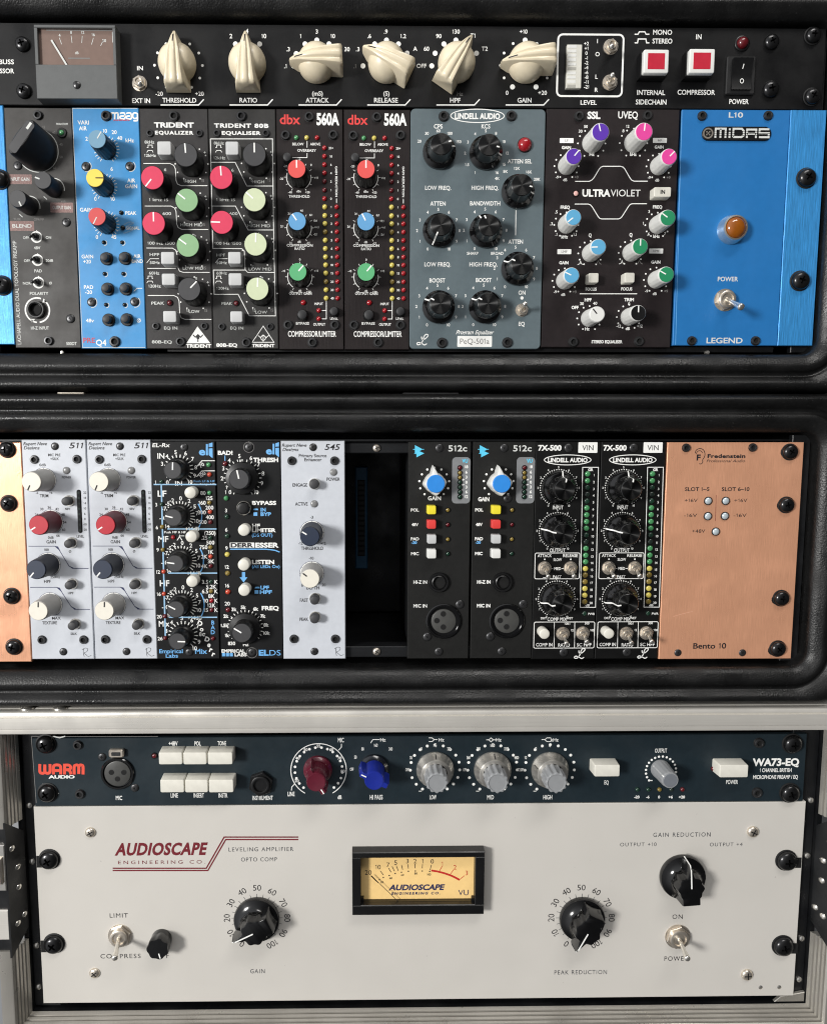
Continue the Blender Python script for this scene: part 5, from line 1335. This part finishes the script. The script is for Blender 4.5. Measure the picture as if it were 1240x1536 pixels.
def api(shift, second, lab):
    V(600, 640, 4.152)
    module('p_api', 'preamp_module', lab, 'preamp', (612.0, 611.2), (704.8, 703.9), 662.6, 988, YM, 'black preamp modules with a blue capped gain knob', shift=shift)
    ink = 2 if second else 1
    screw(246, 133, 26, 'flat'); screw(242, 1405, 26, 'flat')
    FILL([(92, 115), (92, 168), (140, 141)], 'cyan_ink'); FILL([(101, 145), (101, 191), (150, 166)], 'cyan_ink', .06); L([(80, 141), (104, 141)], 4, 'cyan_ink'); L([(88, 167), (104, 167)], 4, 'cyan_ink'); L([(138, 141), (148, 141)], 4, 'cyan_ink')
    T('512c', 358, 135, 36, 116, 'blue_ink' if 0 else 'pale', 1)
    BOX(324, 190, 434, 478, 24, 0, 'vu_plate'); T('VU', 403, 213, 22, 36, 'cyan_ink', 2, hh=.09)
    for y, m in ((255, 'led_darkred'), (287, 'led_amber'), (316, 'led_amber'), (346, 'led_darkgreen'), (377, 'led_darkgreen'), (407, 'led_darkgreen'), (437, 'led_darkgreen')): led(371, y, 13, m, 16, .8)
    for y, s_ in ((250, '18'), (283, '6'), (314, '3'), (346, '0'), (376, '3'), (406, '6'), (436, '12')): T(s_, 412, y, 17, None, 'white', 2, hh=.09)
    T('+', 393, 330, 16, None, 'white', 2, hh=.09); L([(386, 362), (400, 362)], 4, hh=.09)
    # white knob with a pointed tip and a blue centre
    def kn():
        b = MB()
        def ring(k, h, g=1.0): 
            pts = []
            for i in range(72):
                t = 2 * PI * i / 72; r = 6.0
                d = min(t, 2 * PI - t); r += 4.3 * max(0, 1 - d / .36) ** 1.3 + 1.6 * max(0, 1 - abs(t - PI) / .55) ** 1.2 + .9 * max(0, 1 - abs(t - PI / 2) / .45) + .9 * max(0, 1 - abs(t - 1.5 * PI) / .45)
                pts.append((r * k * math.sin(t), h, r * k * math.cos(t)))
            return pts
        b.rings([ring(1.04, .1), ring(1.02, 3), ring(.95, 8.6), ring(.88, 9.4), ring(.72, 9.6)], 'whiteplast'); return b
    o = part('knob', 'apiknob', kn, 222, 356, 10, rot=-6)
    def cap():
        b = MB(); b.lathe([(5.3, 9.5), (5.2, 10.6), (4.9, 10.9), (.01, 10.9)], 'api_blue', n=40); return b
    sub('cap', 'apicap', cap, o)
    gx, gy = BASE(222, 356, 10); DOTS(gx, gy, 93, -140, 140, 11, 7)
    T('GAIN', 213 if not second else 120, 446 if not second else 452, 24, 80 if not second else 70, 'white', ink)
    if second: screw(270, 450, 26, 'flat')
    for (x0, y0, x1, y1), m in (((169, 492, 223, 546), 'btn_yellow'), ((169, 583, 223, 636), 'btn_red'), ((171, 675, 225, 729), 'greyplast'), ((169, 765, 224, 821), 'whiteplast')):
        button(x0, y0, x1, y1, 5, m, .5)
        BOX(x0 - 6, y0 - 3, x1 + 10, y1 + 8, 4, 0, 'hole', .03)
    for y, m in ((519, 'led_amber'), (610, 'led_darkred'), (701, 'led_amber'), (791, 'led_darkgreen')): led(296, y, 13, m, 16, .8)
    for s_, y, w in (('POL', 519, 50), ('48V', 610, 42), ('PAD', 699, 50), ('MIC', 791, 48)): T(s_, 92, y, 18, w, 'white', ink)
    T('-20', 87, 722, 15, 34, 'blue_ink', 2)
    jack(240, 968, 62, 38); T('HI-Z IN', 125, 968, 20, 84, 'white', ink); T('MIC IN', 125, 1116, 20, 84, 'white', ink)
    socket_xlr(270, 1210, 110, 76, ((268, 1166), (228, 1208), (268, 1248)))
    for p in ((373, 1110), (170, 1312)): screw(*p, 27, 'flat')
    done()
d2 = P(801, 820, YM)[0] - P(705, 820, YM)[0]
api(0, False, 'black preamp module with a blue capped knob, right beside the empty slot')
api(d2 - .2, True, 'black preamp module with a blue capped knob and a screw beside its GAIN lettering')

SX = [(10.2, .1), (10.3, 1.4), (10.1, 2.6), (9.0, 4), (7.2, 5.4), (6.7, 7), (6.3, 12.6), (6.1, 13.3), (5.7, 13.6), (.01, 13.8)]
def sx(shift, lab):
    V(790, 640, 4.152)
    module('p_7x', 'compressor_module', lab, 'compressor', (801.6, 799), (897.4, 893.6), 662.8, 988.6, YM, 'black compressor modules with green and yellow meters', shift=shift)
    T('7X-500', 142, 132, 32, 145, 'white', 2); screw(262, 132, 27, 'flat'); screw(232, 1410, 27, 'flat')
    BOX(320, 97, 437, 163, 4); T('VIN', 378, 131, 32, 70, 'black_ink', 0, hh=.09)
    c = R(Q(253, 207)); u = U(253, 207)[0]; S.fp.line(circ(c[0], c[1], 145 * u, 48, 31 * u), 5 * u, HP, 'white', True); T('LINDELL AUDIO', 253, 208, 25, 246, 'white', 2)
    L([(346, 253), (444, 253), (426, 1125), (331, 1125)], 4.5, closed=True)
    T('GR', 396, 268, 16, 32, 'white', 2); T('dB', 376, 1113, 14, 26)
    ys = (294, 337, 380, 421, 463, 506, 549, 591, 633, 675, 716, 758, 801, 841, 884, 924, 965, 1008, 1050, 1090)
    for i, y in enumerate(ys):
        k = i / 19
        led(377 - 19 * k, y, 17, ('led_dim' if i in (3, 10) else 'led_darkgreen' if i in (4, 9, 2) else 'led_green') if i < 14 else ('led_amber' if i in (15, 19, 16) else 'led_yellow'), None, .6)
        T(str(i + 1), 417 - 19 * k, y + 8, 14)
    def bk(x, y, a):
        o = part('knob', 'sxknob', lambda: two(), x, y, 13.7, rot=a)
        sub('pointer', 'sxptr', lambda: strip(SX, 10.2, 3.4, .8, 'white', .1), o)
        return BASE(x, y, 13.7)
    def two():
        b = MB(); b.lathe(SX[:9], 'black_gloss', n=56, caps=(True, False)); b.lathe(SX[8:], 'black_spun2', n=56, caps=(False, True)); return b
    for x, y, a in ((235, 392, 8), (228, 668, -82), (222, 1106, -100)):
        gx, gy = BASE(x, y, 13.7); bk(x, y, a)
        DOTS(gx, gy, 114, -150, 150, 41, 3.6); NUMS(gx, gy, 128, [(-150 + 30 * i, str(i)) for i in range(11)], 12)
    T('INPUT', 193, 503, 23, 66); T('OUTPUT', 190, 770, 23, 98); T('COMP MIX', 188, 1199, 21, 122); T('DRY', 104, 1193, 13); T('WET', 264, 1193, 13)
    BOX(51, 787, 324, 947, 10, 4.5)
    T('ATTACK', 110, 803, 18, 88); T('RELEASE', 270, 803, 18, 92); T('SLOW', 190, 828, 17, 52); T('MED', 190, 884, 17, 42); T('FAST', 188, 935, 17, 52)
    DOT(110, 826, 5); DOT(272, 826, 5); L([(150, 884), (162, 884)], 4); L([(215, 884), (227, 884)], 4); L([(100, 940), (116, 940)], 4)
    for x, y, t in ((108, 880, (134, 940)), (270, 880, (294, 938)), (222, 1288, (246, 1356)), (346, 1285, (373, 1346))): toggle(x, y, 40, t, 12, 'nickel', a=8, tipr=1.5)
    BOX(45, 1217, 416, 1378, 10, 4.5); L([(170, 1218), (168, 1377)], 4); L([(297, 1218), (295, 1377)], 4)
    rbutton(110, 1292, 32, 7, 'ivory', None, .2)
    T('COMP IN', 107, 1358, 20, 102); T('RATIO', 230, 1360, 20, 72); T('SC HPF', 355, 1358, 20, 90)
    for s_, x, y in (('100:1', 250, 1227), ('300', 373, 1225), ('12', 281, 1268), ('100', 405, 1268)): T(s_, x, y, 13)
    led(357, 1163, 14, 'led_darkgreen', None, .6); T('PWR', 401, 1166, 13)
    L([(322, 1394), (324, 1408), (338, 1410), (356, 1396), (360, 1384), (348, 1381), (336, 1396), (330, 1418), (316, 1438), (300, 1443), (295, 1435), (306, 1429), (326, 1437), (340, 1444), (354, 1436)], 6, smooth=True)
    done()
d3 = P(895, 820, YM)[0] - P(798.6, 820, YM)[0]
sx(0, 'black compressor module with green and yellow lights, beside a blue capped preamp')
sx(d3, 'black compressor module with green and yellow lights, beside the copper panel')

# ================================================================ bottom: navy preamp
def wa_wing(mat_, skirt):
    b = MB()
    b.lathe([(8.9, .1), (9.0, 1.0), (8.8, 2.2), (7.4, 3.4), (7.0, 4)], skirt, n=48)
    # barrel with two opposed wings
    rs = []
    def ring(h, r, wl, ww):
        pts = []
        for i in range(96):
            t = 2 * PI * i / 96
            c, s_ = abs(math.cos(t)), abs(math.sin(t))
            rw = min(wl / max(c, 1e-6), ww / max(s_, 1e-6))
            pts.append((max(r, rw) * math.sin(t), h, max(r, rw) * math.cos(t)))
        return pts
    b.rings([ring(3.5, 6.6, 9.6, 2.2), ring(9, 6.3, 9.4, 2.0), ring(16.6, 6.0, 9.0, 1.8), ring(17.4, 5.7, 8.5, 1.5)], mat_)
    b.lathe([(5.2, 17.4), (5.2, 17.6), (4.9, 17.55), (.01, 17.5)], mat_, n=40)
    return b
def warm():
    V(0, 980, 2.952)
    module('p_warm', 'preamp', 'dark navy one unit preamp with maroon, blue and three silver knobs', 'preamp', (46.7, 54.4), (1208.4, 1204.6), 1104.2, 1205.6, YB, thick=3, body=False)
    b = MB(); b.box(-S.w + 25, S.w - 25, -135, -3.1, 3, S.H - 3, 'steel_dark'); link('enclosure', b.mesh('enclosure'), S.root)
    L([(140, 368), (700, 368)], 2, 'greyprint'); L([(140, 368), (162, 662)], 2.5, 'greyprint')
    L([(185, 366), (215, 373), (240, 368), (265, 374), (290, 367)], 5, 'pale'); L([(190, 578), (235, 590), (262, 622)], 3, 'pale'); L([(198, 575), (192, 590)], 3, 'pale')
    for p in ((196, 409), (204, 626)): rack_screw(*p, 40, 0)
    for p in ((342, 410), (352, 627), ): screw(*p, 20, 'sock')
    # heavy rounded wordmark
    def st(p): L(p, 13, 'orange_ink', smooth=True)
    def sl(p): L(p, 13, 'orange_ink')
    st([(178, 490), (178, 522), (184, 530), (194, 530), (200, 522), (200, 492)]); st([(200, 492), (200, 522), (207, 530), (217, 530), (223, 522), (223, 490)])
    st([(238, 536), (238, 504), (245, 495), (262, 495), (270, 504), (270, 536)]); sl([(240, 519), (270, 519)])
    sl([(287, 536), (287, 489)]); st([(287, 495), (306, 495), (314, 503), (312, 511), (304, 515), (288, 515)]); st([(298, 515), (310, 520), (316, 536)])
    st([(330, 536), (330, 502), (337, 495), (345, 495), (350, 503), (350, 534)]); st([(350, 503), (355, 495), (363, 495), (369, 502), (369, 536)])
    T('AUDIO', 274, 547, 13, 116, 'white', 2)
    socket_xlr(523, 530, 74, 58, ((494, 527), (549, 527), (521, 556)))
    def tab():
        b = MB(); b.prism(rrect(-4.6, 4.6, -2.6, 2.6, 1.3, 4), .02, 3.0, 'nickel', .7); b.prism(rrect(-2.8, 2.8, -1.2, 1.2, .5, 3), 3.0, 3.3, 'screw_dull', .2); return b
    part('release_tab', None, tab, 514, 446, 3)
    for p in ((450, 463), (595, 600)): screw(*p, 18, 'flat')
    T('MIC', 528, 640, 18, 28, 'white', 1)
    led(685, 452, 11, 'led_darkred', 14)
    for y0, y1, xs in ((440, 492, ((703, 808), (812, 915), (920, 1030))), (561, 616, ((710, 816), (820, 921), (925, 1034)))):
        for a, c in xs: button(a, y0, c, y1, 9, 'ivory', .7)
    for s_, x, y, w in (('+48V', 768, 399, 40), ('POL', 876, 399, 28), ('TONE', 983, 398, 38), ('LINE', 773, 629, 32), ('INSERT', 881, 629, 46), ('INSTR', 988, 629, 40), ('INSTRUMENT', 1163, 640, 90)): T(s_, x, y, 18, w, 'white', 1)
    jack(1157, 572, 56, 29, 'black')
    V(400, 1080, 2.696)
    ARC(210, 203, 112, -150, 150, 3.5, n=48); L([(100, 285), (102, 270), (114, 258)], 3); L([(302, 96), (302, 110), (290, 122)], 3)
    DOTS(210, 203, 96, -140, 140, 20, 5.5)
    T('MIC', 300, 81, 17, 24); T('LINE', 99, 299, 17, 28); T('dB', 295, 312, 15, 16)
    NUMS(210, 203, 98, [(-116, '20'), (-60, '40'), (-32, '50'), (0, '55'), (32, '60'), (60, '70'), (92, '80')], 11)
    for x, y, m, a in ((200, 252, 'wa_maroon', 148), (435, 246, 'wa_blue', -64)):
        o = part('knob', None, lambda: wa_wing(m, 'wa_skirt' if m == 'wa_blue' else m), x, y, 17.5, rot=a)
        def pt():
            b = MB(); b.box(-.35, .35, 17.35, 17.55, 5.4, 8.6, 'white'); b.add([(-.35, 17.4, 8.62), (.35, 17.4, 8.62), (.35, 9, 9.42), (-.35, 9, 9.42)], [[0, 1, 2, 3]], 'white'); return b
        sub('pointer', 'wapt', pt, o)
    for s_, x, y in (('OFF', 344, 199), ('50', 359, 150), ('80', 388, 117), ('160', 441, 102), ('300', 501, 117)): T(s_, x, y, 12, 5 * len(s_))
    L([(420, 93), (429, 79), (457, 79)], 3); T('Hz', 470, 80, 13); T('HI PASS', 443, 312, 18, 52)
    for sx_, cx_, ma, nm, ns in ((680, 682, 0, 'LOW', ('OFF', '35', '60', '110', '220')), (912, 932, 3, 'MID', ('OFF', '360', '700', '1600', '3200', '4800', '7200')), (1143, 1165, -68, 'HIGH', ('OFF', '10', '12', '16'))):
        g = (sx_, 196)
        def sk():
            b = MB(); b.lathe([(11.6, .1), (11.7, .8), (11.6, 1.4), (11.0, 2.0), (9.6, 6.8), (9.3, 7.4), (8.8, 7.6), (7.0, 7.6)], 'knurl', n=60, caps=(True, False)); b.lathe([(7.2, 7.5), (.01, 7.55)], 'hole', n=30, caps=(False, True)); return b
        o = part('knob', 'wask', sk, g[0], g[1] + 4, 0)
        def mk():
            b = MB(); b.add([(-.3, 2.2, 11.05), (.3, 2.2, 11.05), (.3, 6.9, 9.7), (-.3, 6.9, 9.7)], [[0, 1, 2, 3]], 'black_ink'); return b
        sub('pointer', 'wamk', mk, o, (0, 0, 0), math.radians(ma))
        def fl():
            b = MB(); b.lathe([(6.8, 7.2, .06), (6.7, 9, .07), (6.5, 17.2, .07), (6.2, 18.1, .06), (5.6, 18.4, .02), (5.3, 18.4), (5.1, 18.0), (.01, 18.0)], 'wa_grey', n=96, fl=12); return b
        c = Q(cx_, 253, 18.2); cc = Q(g[0], g[1] + 4)
        top = sub('inner_knob', 'wafl', fl, o)
        top.location = ((c[0] - cc[0]) * MM * .35, 0, (c[1] - cc[1]) * MM * .35)
        DOTS(g[0], g[1], 100, -150, 150, 17, 6)
        for i, s_ in enumerate(ns): T(s_, g[0] + 118 * math.sin(math.radians(-90 + i * 30)) * .95, g[1] + 5 - 98 * math.cos(math.radians(-90 + i * 30)), 12, 4.6 * len(s_))
        T(nm, sx_ - 8, 312, 17, 9 * len(nm))
        T('-', sx_ - 60, 285, 14, 12)
    L([(655, 72), (668, 72), (676, 79), (690, 79)], 3); L([(655, 87), (668, 87), (676, 80)], 3); T('Hz', 706, 80, 13)
    L([(887, 80), (897, 80), (906, 72), (915, 80), (925, 80)], 3); L([(897, 80), (906, 88), (915, 80)], 3); T('Hz', 937, 80, 13)
    L([(1110, 79), (1124, 79), (1132, 72), (1148, 72)], 3); L([(1124, 80), (1132, 87), (1148, 87)], 3); T('kHz', 1163, 80, 13)
    V(840, 980, 3.1)
    button(160, 520, 275, 573, 9, 'ivory', .7); T('EQ', 214, 600, 18, 20)
    g = BASE(512, 590, 16)
    knob(512, 592, 16, [(6.0, .1), (6.0, 2), (5.6, 3, .03), (5.2, 14, .03), (5.0, 15.4), (4.7, 15.8), (.01, 15.8)], 'wa_grey', -60, ('wa_greycap', 4.2, .15), ('white', .6, 5.9, 4.4), fl=14)
    DOTS(467, 547, 70, -130, 110, 17, 5.5); T('OUTPUT', 467, 452, 18, 56); T('-', 419, 588, 18, 18, 'white', 2)
    for x, m, s_ in ((357, 'led_darkgreen', '-20'), (408, 'led_darkgreen', '-6'), (460, 'led_amber', '0'), (514, 'led_dim', '+6'), (566, 'led_darkred', '+20')): led(x, 632, 10, m); T(s_, x - 2, 668, 12, None, 'white', 2)
    led(711, 535, 12, 'led_darkred'); button(742, 520, 871, 577, 9, 'ivory', .7); T('POWER', 797, 598, 18, 55)
    T('WA73-EQ', 1001, 506, 32, 216, 'white', 2); T('1 CHANNEL BRITISH', 1000, 543, 17, 148); T('MICROPHONE PREAMP / EQ', 999, 575, 17, 208)
    for p in ((1088, 428), (1076, 658)): rack_screw(*p, 42, 0)
    for p in ((927, 420), (918, 652)): screw(*p, 22, 'sock')
    done()
warm()

# ================================================================ bottom: cream levelling amplifier
DAKA_T = 15.0
def daka():
    b = MB()
    b.lathe([(12.6, .1), (12.8, .8), (12.8, 2.6), (12.4, 3.4), (10.6, 4.2), (8.2, 5.6), (7.6, 7)], 'black_gloss', n=56)
    def ring(h, k, kp):
        pts = []
        for i in range(120):
            t = 2 * PI * i / 120; d = min(t, 2 * PI - t)
            r = 7.6 * k * (1 + .055 * math.cos(8 * t))
            tip = 14.2 * kp; hw = 4.2 * kp                          # tapered pointer
            c, s_ = math.cos(t), abs(math.sin(t))
            if c > 0: r = max(r, tip * hw / (hw * c + tip * s_ * .92))
            else:
                rw = min(10.6 * k / max(-c, 1e-6), 5.2 * k / max(s_, 1e-6)); r = max(r, rw)
            pts.append((r * math.sin(t), h, r * math.cos(t)))
        return pts
    b.v = [(x * 1.13, hh, z * 1.13) for x, hh, z in b.v]
    b.rings([[(x * 1.13, hh, z * 1.13) for x, hh, z in q] for q in (ring(3.6, 1.02, .98), ring(8, .98, .98), ring(13.6, .95, .93), ring(14.7, .90, .88), ring(15.0, .82, .8))], 'black_gloss')
    return b
def daka_line():
    b = MB(); b.box(-.38, .38, 14.95, 15.12, .5, 12.6, 'white'); b.add([(-.38, 15.1, 12.6), (.38, 15.1, 12.6), (.38, 13.75, 15.05), (-.38, 13.75, 15.05)], [[0, 1, 2, 3]], 'white'); b.add([(-.38, 13.75, 15.05), (.38, 13.75, 15.05), (.38, 5, 15.95), (-.38, 5, 15.95)], [[0, 1, 2, 3]], 'white'); return b
def scape():
    V(0, 1200, 2.952)
    module('p_cream', 'leveling_amplifier', 'pale warm grey amplifier with a yellow needle meter and large black pointer knobs', 'amplifier', (50.6, 65), (1206.6, 1190.6), 1206.6, 1499.6, YB, thick=3, body=False, bev=.4)
    b = MB(); b.box(-S.w + 25, S.w - 25, -140, -3.1, 3, S.H - 3, 'steel_dark'); link('enclosure', b.mesh('enclosure'), S.root)
    for p in ((398, 148), (417, 772)): screw(*p, 23, 'silver')
    for p in ((212, 273), (233, 648)): rack_screw(*p, 42, 0); BOX(p[0] - (50 if p[1] < 400 else 52), p[1] - 26, p[0], p[1] + 26, 0, 0, 'hole', .03)
    T('AUDIOSCAPE', 715, 217, 50, 402, 'maroon_ink', 2, sh=.22, track=.04); T('ENGINEERING CO.', 717, 275, 15, 386, 'maroon_ink', 0, track=.28)
    L([(500, 302), (914, 302), (993, 164), (1321, 164)], 6, 'maroon_ink'); L([(500, 312), (921, 312), (1000, 175), (1321, 175)], 6, 'maroon_ink')
    T('LIMIT', 527, 511, 19, 80, 'black_ink', 0, track=.08); T('COMPRESS', 535, 691, 19, 178, 'black_ink', 0, track=.1); T('HPF', 722, 690, 19, 52, 'black_ink', 0, track=.08)
    toggle(533, 600, 50, (508, 706), 18, 'nickel', tipr=2.0, bush=.78, neck=1.3)
    def sm():
        b = MB(); b.lathe([(6.5, .1), (6.6, 1), (6.4, 3.5), (6.2, 4.5)], 'black_gloss', n=40)
        b.lathe([(6.4, 3.5, .03), (6.7, 6, .05), (6.8, 9.6, .06), (6.5, 10.2, .05), (.01, 10.3)], 'black_gloss', n=63, fl=7); return b
    o = part('knob', None, sm, 698, 662, 10.2, rot=165)
    def smp():
        b = MB(); b.box(-.35, .35, 10.25, 10.42, 2.8, 6.1, 'white'); return b
    sub('pointer', None, smp, o)
    V(300, 1200, 2.696)
    T('LEVELING AMPLIFIER', 247, 199, 16, 262, 'dimprint', 0, track=.12); T('OPTO COMP', 239, 240, 16, 145, 'dimprint', 0, track=.1); T('GAIN', 233, 692, 17, 58, 'dimprint', 0, track=.1)
    def dial(gx, gy, r, a, h=29):
        NUMS(gx, gy, r, [(-150 + 30 * i, str(10 * i)) for i in range(11)], h * .78, 'black_ink', 0, radial=True)
        TICKS(gx, gy, r - 32, r - 18, -150, 150, 21, 1.8, 'dimprint')
        c = R(Q(gx, gy)); k = link('knob', CACHE.setdefault('daka', daka().mesh('knob')), S.root, (c[0] * MM, 0, c[1] * MM), math.radians(a))
        sub('pointer', 'dakal', daka_line, k)
    dial(231, 477, 122, -116)
    # needle meter
    a, c = Q(615, 213, 7), Q(1147, 463, 7); w, g = (c[0] - a[0]) / 2, (a[1] - c[1]) / 2
    b = MB(); f0, f1 = 35 / 532 * 2 * w, 37 / 532 * 2 * w; gt, gb = 23 / 250 * 2 * g, 40 / 250 * 2 * g
    b.box(-w, w, .02, 7, g - gt, g, 'black', .5); b.box(-w, w, .02, 7, -g, -g + gb, 'black', .5)
    b.box(-w, -w + f0, .02, 6.98, -g + gb - .3, g - gt + .3, 'black', .3); b.box(w - f1, w, .02, 6.98, -g + gb - .3, g - gt + .3, 'black', .3)
    p = R(((a[0] + c[0]) / 2, (a[1] + c[1]) / 2))
    mt = link('meter', b.mesh('meter'), S.root, (p[0] * MM, 0, p[1] * MM))
    fh = .6
    b = MB(); b.box(-w + f0 - .5, w - f1 + .5, .1, fh, -g + gb - .5, g - gt + .5, 'vu_face')
    ox, oz = p
    def mq(x, y, h=fh): q = R(Q(x, y, h)); return (q[0] - ox, q[1] - oz)
    def mt_text(s_, x, y, h, m, bold=1, wd=None, sh=0, tr=0):
        vs, fs = text_geo(s_, bold, tr); u = U(x, y); k = h * u[1] / CAPH[0]; a0 = min(v[0] for v in vs); a1 = max(v[0] for v in vs); q = mq(x, y)
        kx = wd * u[0] / (a1 - a0) if wd else k
        b.add([(q[0] + (vx - (a0 + a1) / 2) * kx + sh * (vz - .35) * k, fh + .06, q[1] + vz * k - h * u[1] / 2) for vx, vz in vs], fs, m)
    us = U(880, 320)[0]
    for s_, x, y in (('20', 680, 293), ('10', 719, 271), ('7', 760, 262), ('5', 791, 253), ('3', 838, 247), ('2', 869, 247), ('1', 899, 247), ('0', 938, 248)): mt_text(s_, x, y, 18, 'black_ink', 0)
    for s_, x, y in (('1', 978, 258), ('2', 1030, 272), ('3', 1077, 295)): mt_text(s_, x, y, 18, 'scale_red', 0)
    for q0, q1 in (((690, 306), (712, 328)), ((728, 286), (741, 303)), ((762, 275), (772, 292)), ((776, 268), (786, 288)), ((793, 265), (801, 286)), ((814, 262), (819, 282)), ((840, 260), (842, 278)), ((869, 258), (869, 276)), ((899, 258), (898, 276)), ((935, 262), (929, 284))): b.line([mq(*q0), mq(*q1)], 2.6 * us, fh + .06, 'black_ink')
    for q0, q1 in (((978, 268), (968, 286)), ((1024, 282), (1010, 302)), ((1068, 306), (1048, 322))): b.line([mq(*q0), mq(*q1)], 2.6 * us, fh + .06, 'scale_red')
    arc = smoothpath([mq(*q) for q in ((934, 285), (960, 289), (990, 297), (1020, 308), (1049, 323))]); b.line(arc, 8 * us, fh + .05, 'scale_red')
    for x, y in ((725, 322), (741, 313), (765, 305), (789, 297), (814, 292), (842, 288), (870, 287), (898, 287), (928, 289)): q = mq(x, y); b.flat(circ(q[0], q[1], 3 * us, 8), fh + .06, 'black_ink')
    for s_, x, y in (('20', 735, 332), ('40', 771, 316), ('60', 818, 303), ('80', 872, 297), ('100', 925, 301)): mt_text(s_, x, y, 8, 'black_ink', 1)
    mt_text('AUDIOSCAPE', 876, 353, 21, 'navy_ink', 2, 222, .25); mt_text('ENGINEERING CO.', 873, 377, 9.5, 'navy_ink', 2, 196, .2, .2); mt_text('VU', 1064, 374, 22, 'navy_ink', 0, 42)
    sub('dial', None, lambda: b, mt)
    b = MB(); b.line([mq(808, 417, 3), mq(692, 306, 3)], 2.4 * us, 3, 'hole'); b.line([mq(722, 336, 3), mq(692, 306, 3)], 4 * us, 3, 'hole'); sub('needle', None, lambda: b, mt)
    b = MB(); q0, q1 = mq(652, 412, 3), mq(1108, 412, 3); b.box(q0[0], q1[0], 2.6, 3.4, q0[1] - .35, q0[1] + .35, 'black_gloss')
    q = mq(1103, 408, 3); b.box(q[0] - 1, q[0] + 1, 1.1, 4, q[1] - 2.2, q[1] + 2.4, 'black'); q = mq(656, 408, 3); b.box(q[0] - 1, q[0] + 1, 1.1, 4, q[1] - 2.2, q[1] + 2.4, 'black')
    q = mq(880, 419, 3); b.lathe([(3.2, 1.1), (3.1, 3.2), (.01, 3.6)], 'black', q[0], q[1] - 1.6, 24)
    sub('needle_stop', None, lambda: b, mt)
    V(760, 1200, 2.583)
    dial(288, 456, 117, -152, 28)
    T('PEAK REDUCTION', 285, 667, 16, 203, 'dimprint', 0, track=.1); T('GAIN REDUCTION', 677, 134, 16, 222, 'dimprint', 0, track=.12); T('OUTPUT +10', 508, 172, 14, 141, 'dimprint', 0, track=.12); T('OUTPUT +4', 848, 172, 14, 126, 'dimprint', 0, track=.12)
    c = R(Q(675, 292)); k = link('knob', CACHE['daka'], S.root, (c[0] * MM, 0, c[1] * MM), math.radians(-4)); sub('pointer', 'dakal', daka_line, k)
    T('ON', 660, 452, 17, 40, 'black_ink', 0, track=.08); T('POWER', 655, 614, 17, 92, 'black_ink', 0, track=.1)
    toggle(660, 528, 46, (700, 620), 18, 'nickel', tipr=2.0, bush=.78, neck=1.3)
    for p in ((955, 127), (932, 682)): screw(*p, 22, 'silver')
    for p in ((1090, 243), (1076, 575)): rack_screw(*p, 37, 0); BOX(p[0], p[1] - 20, p[0] + 48, p[1] + 20, 0, 0, 'hole', .03)
    done()
scape()
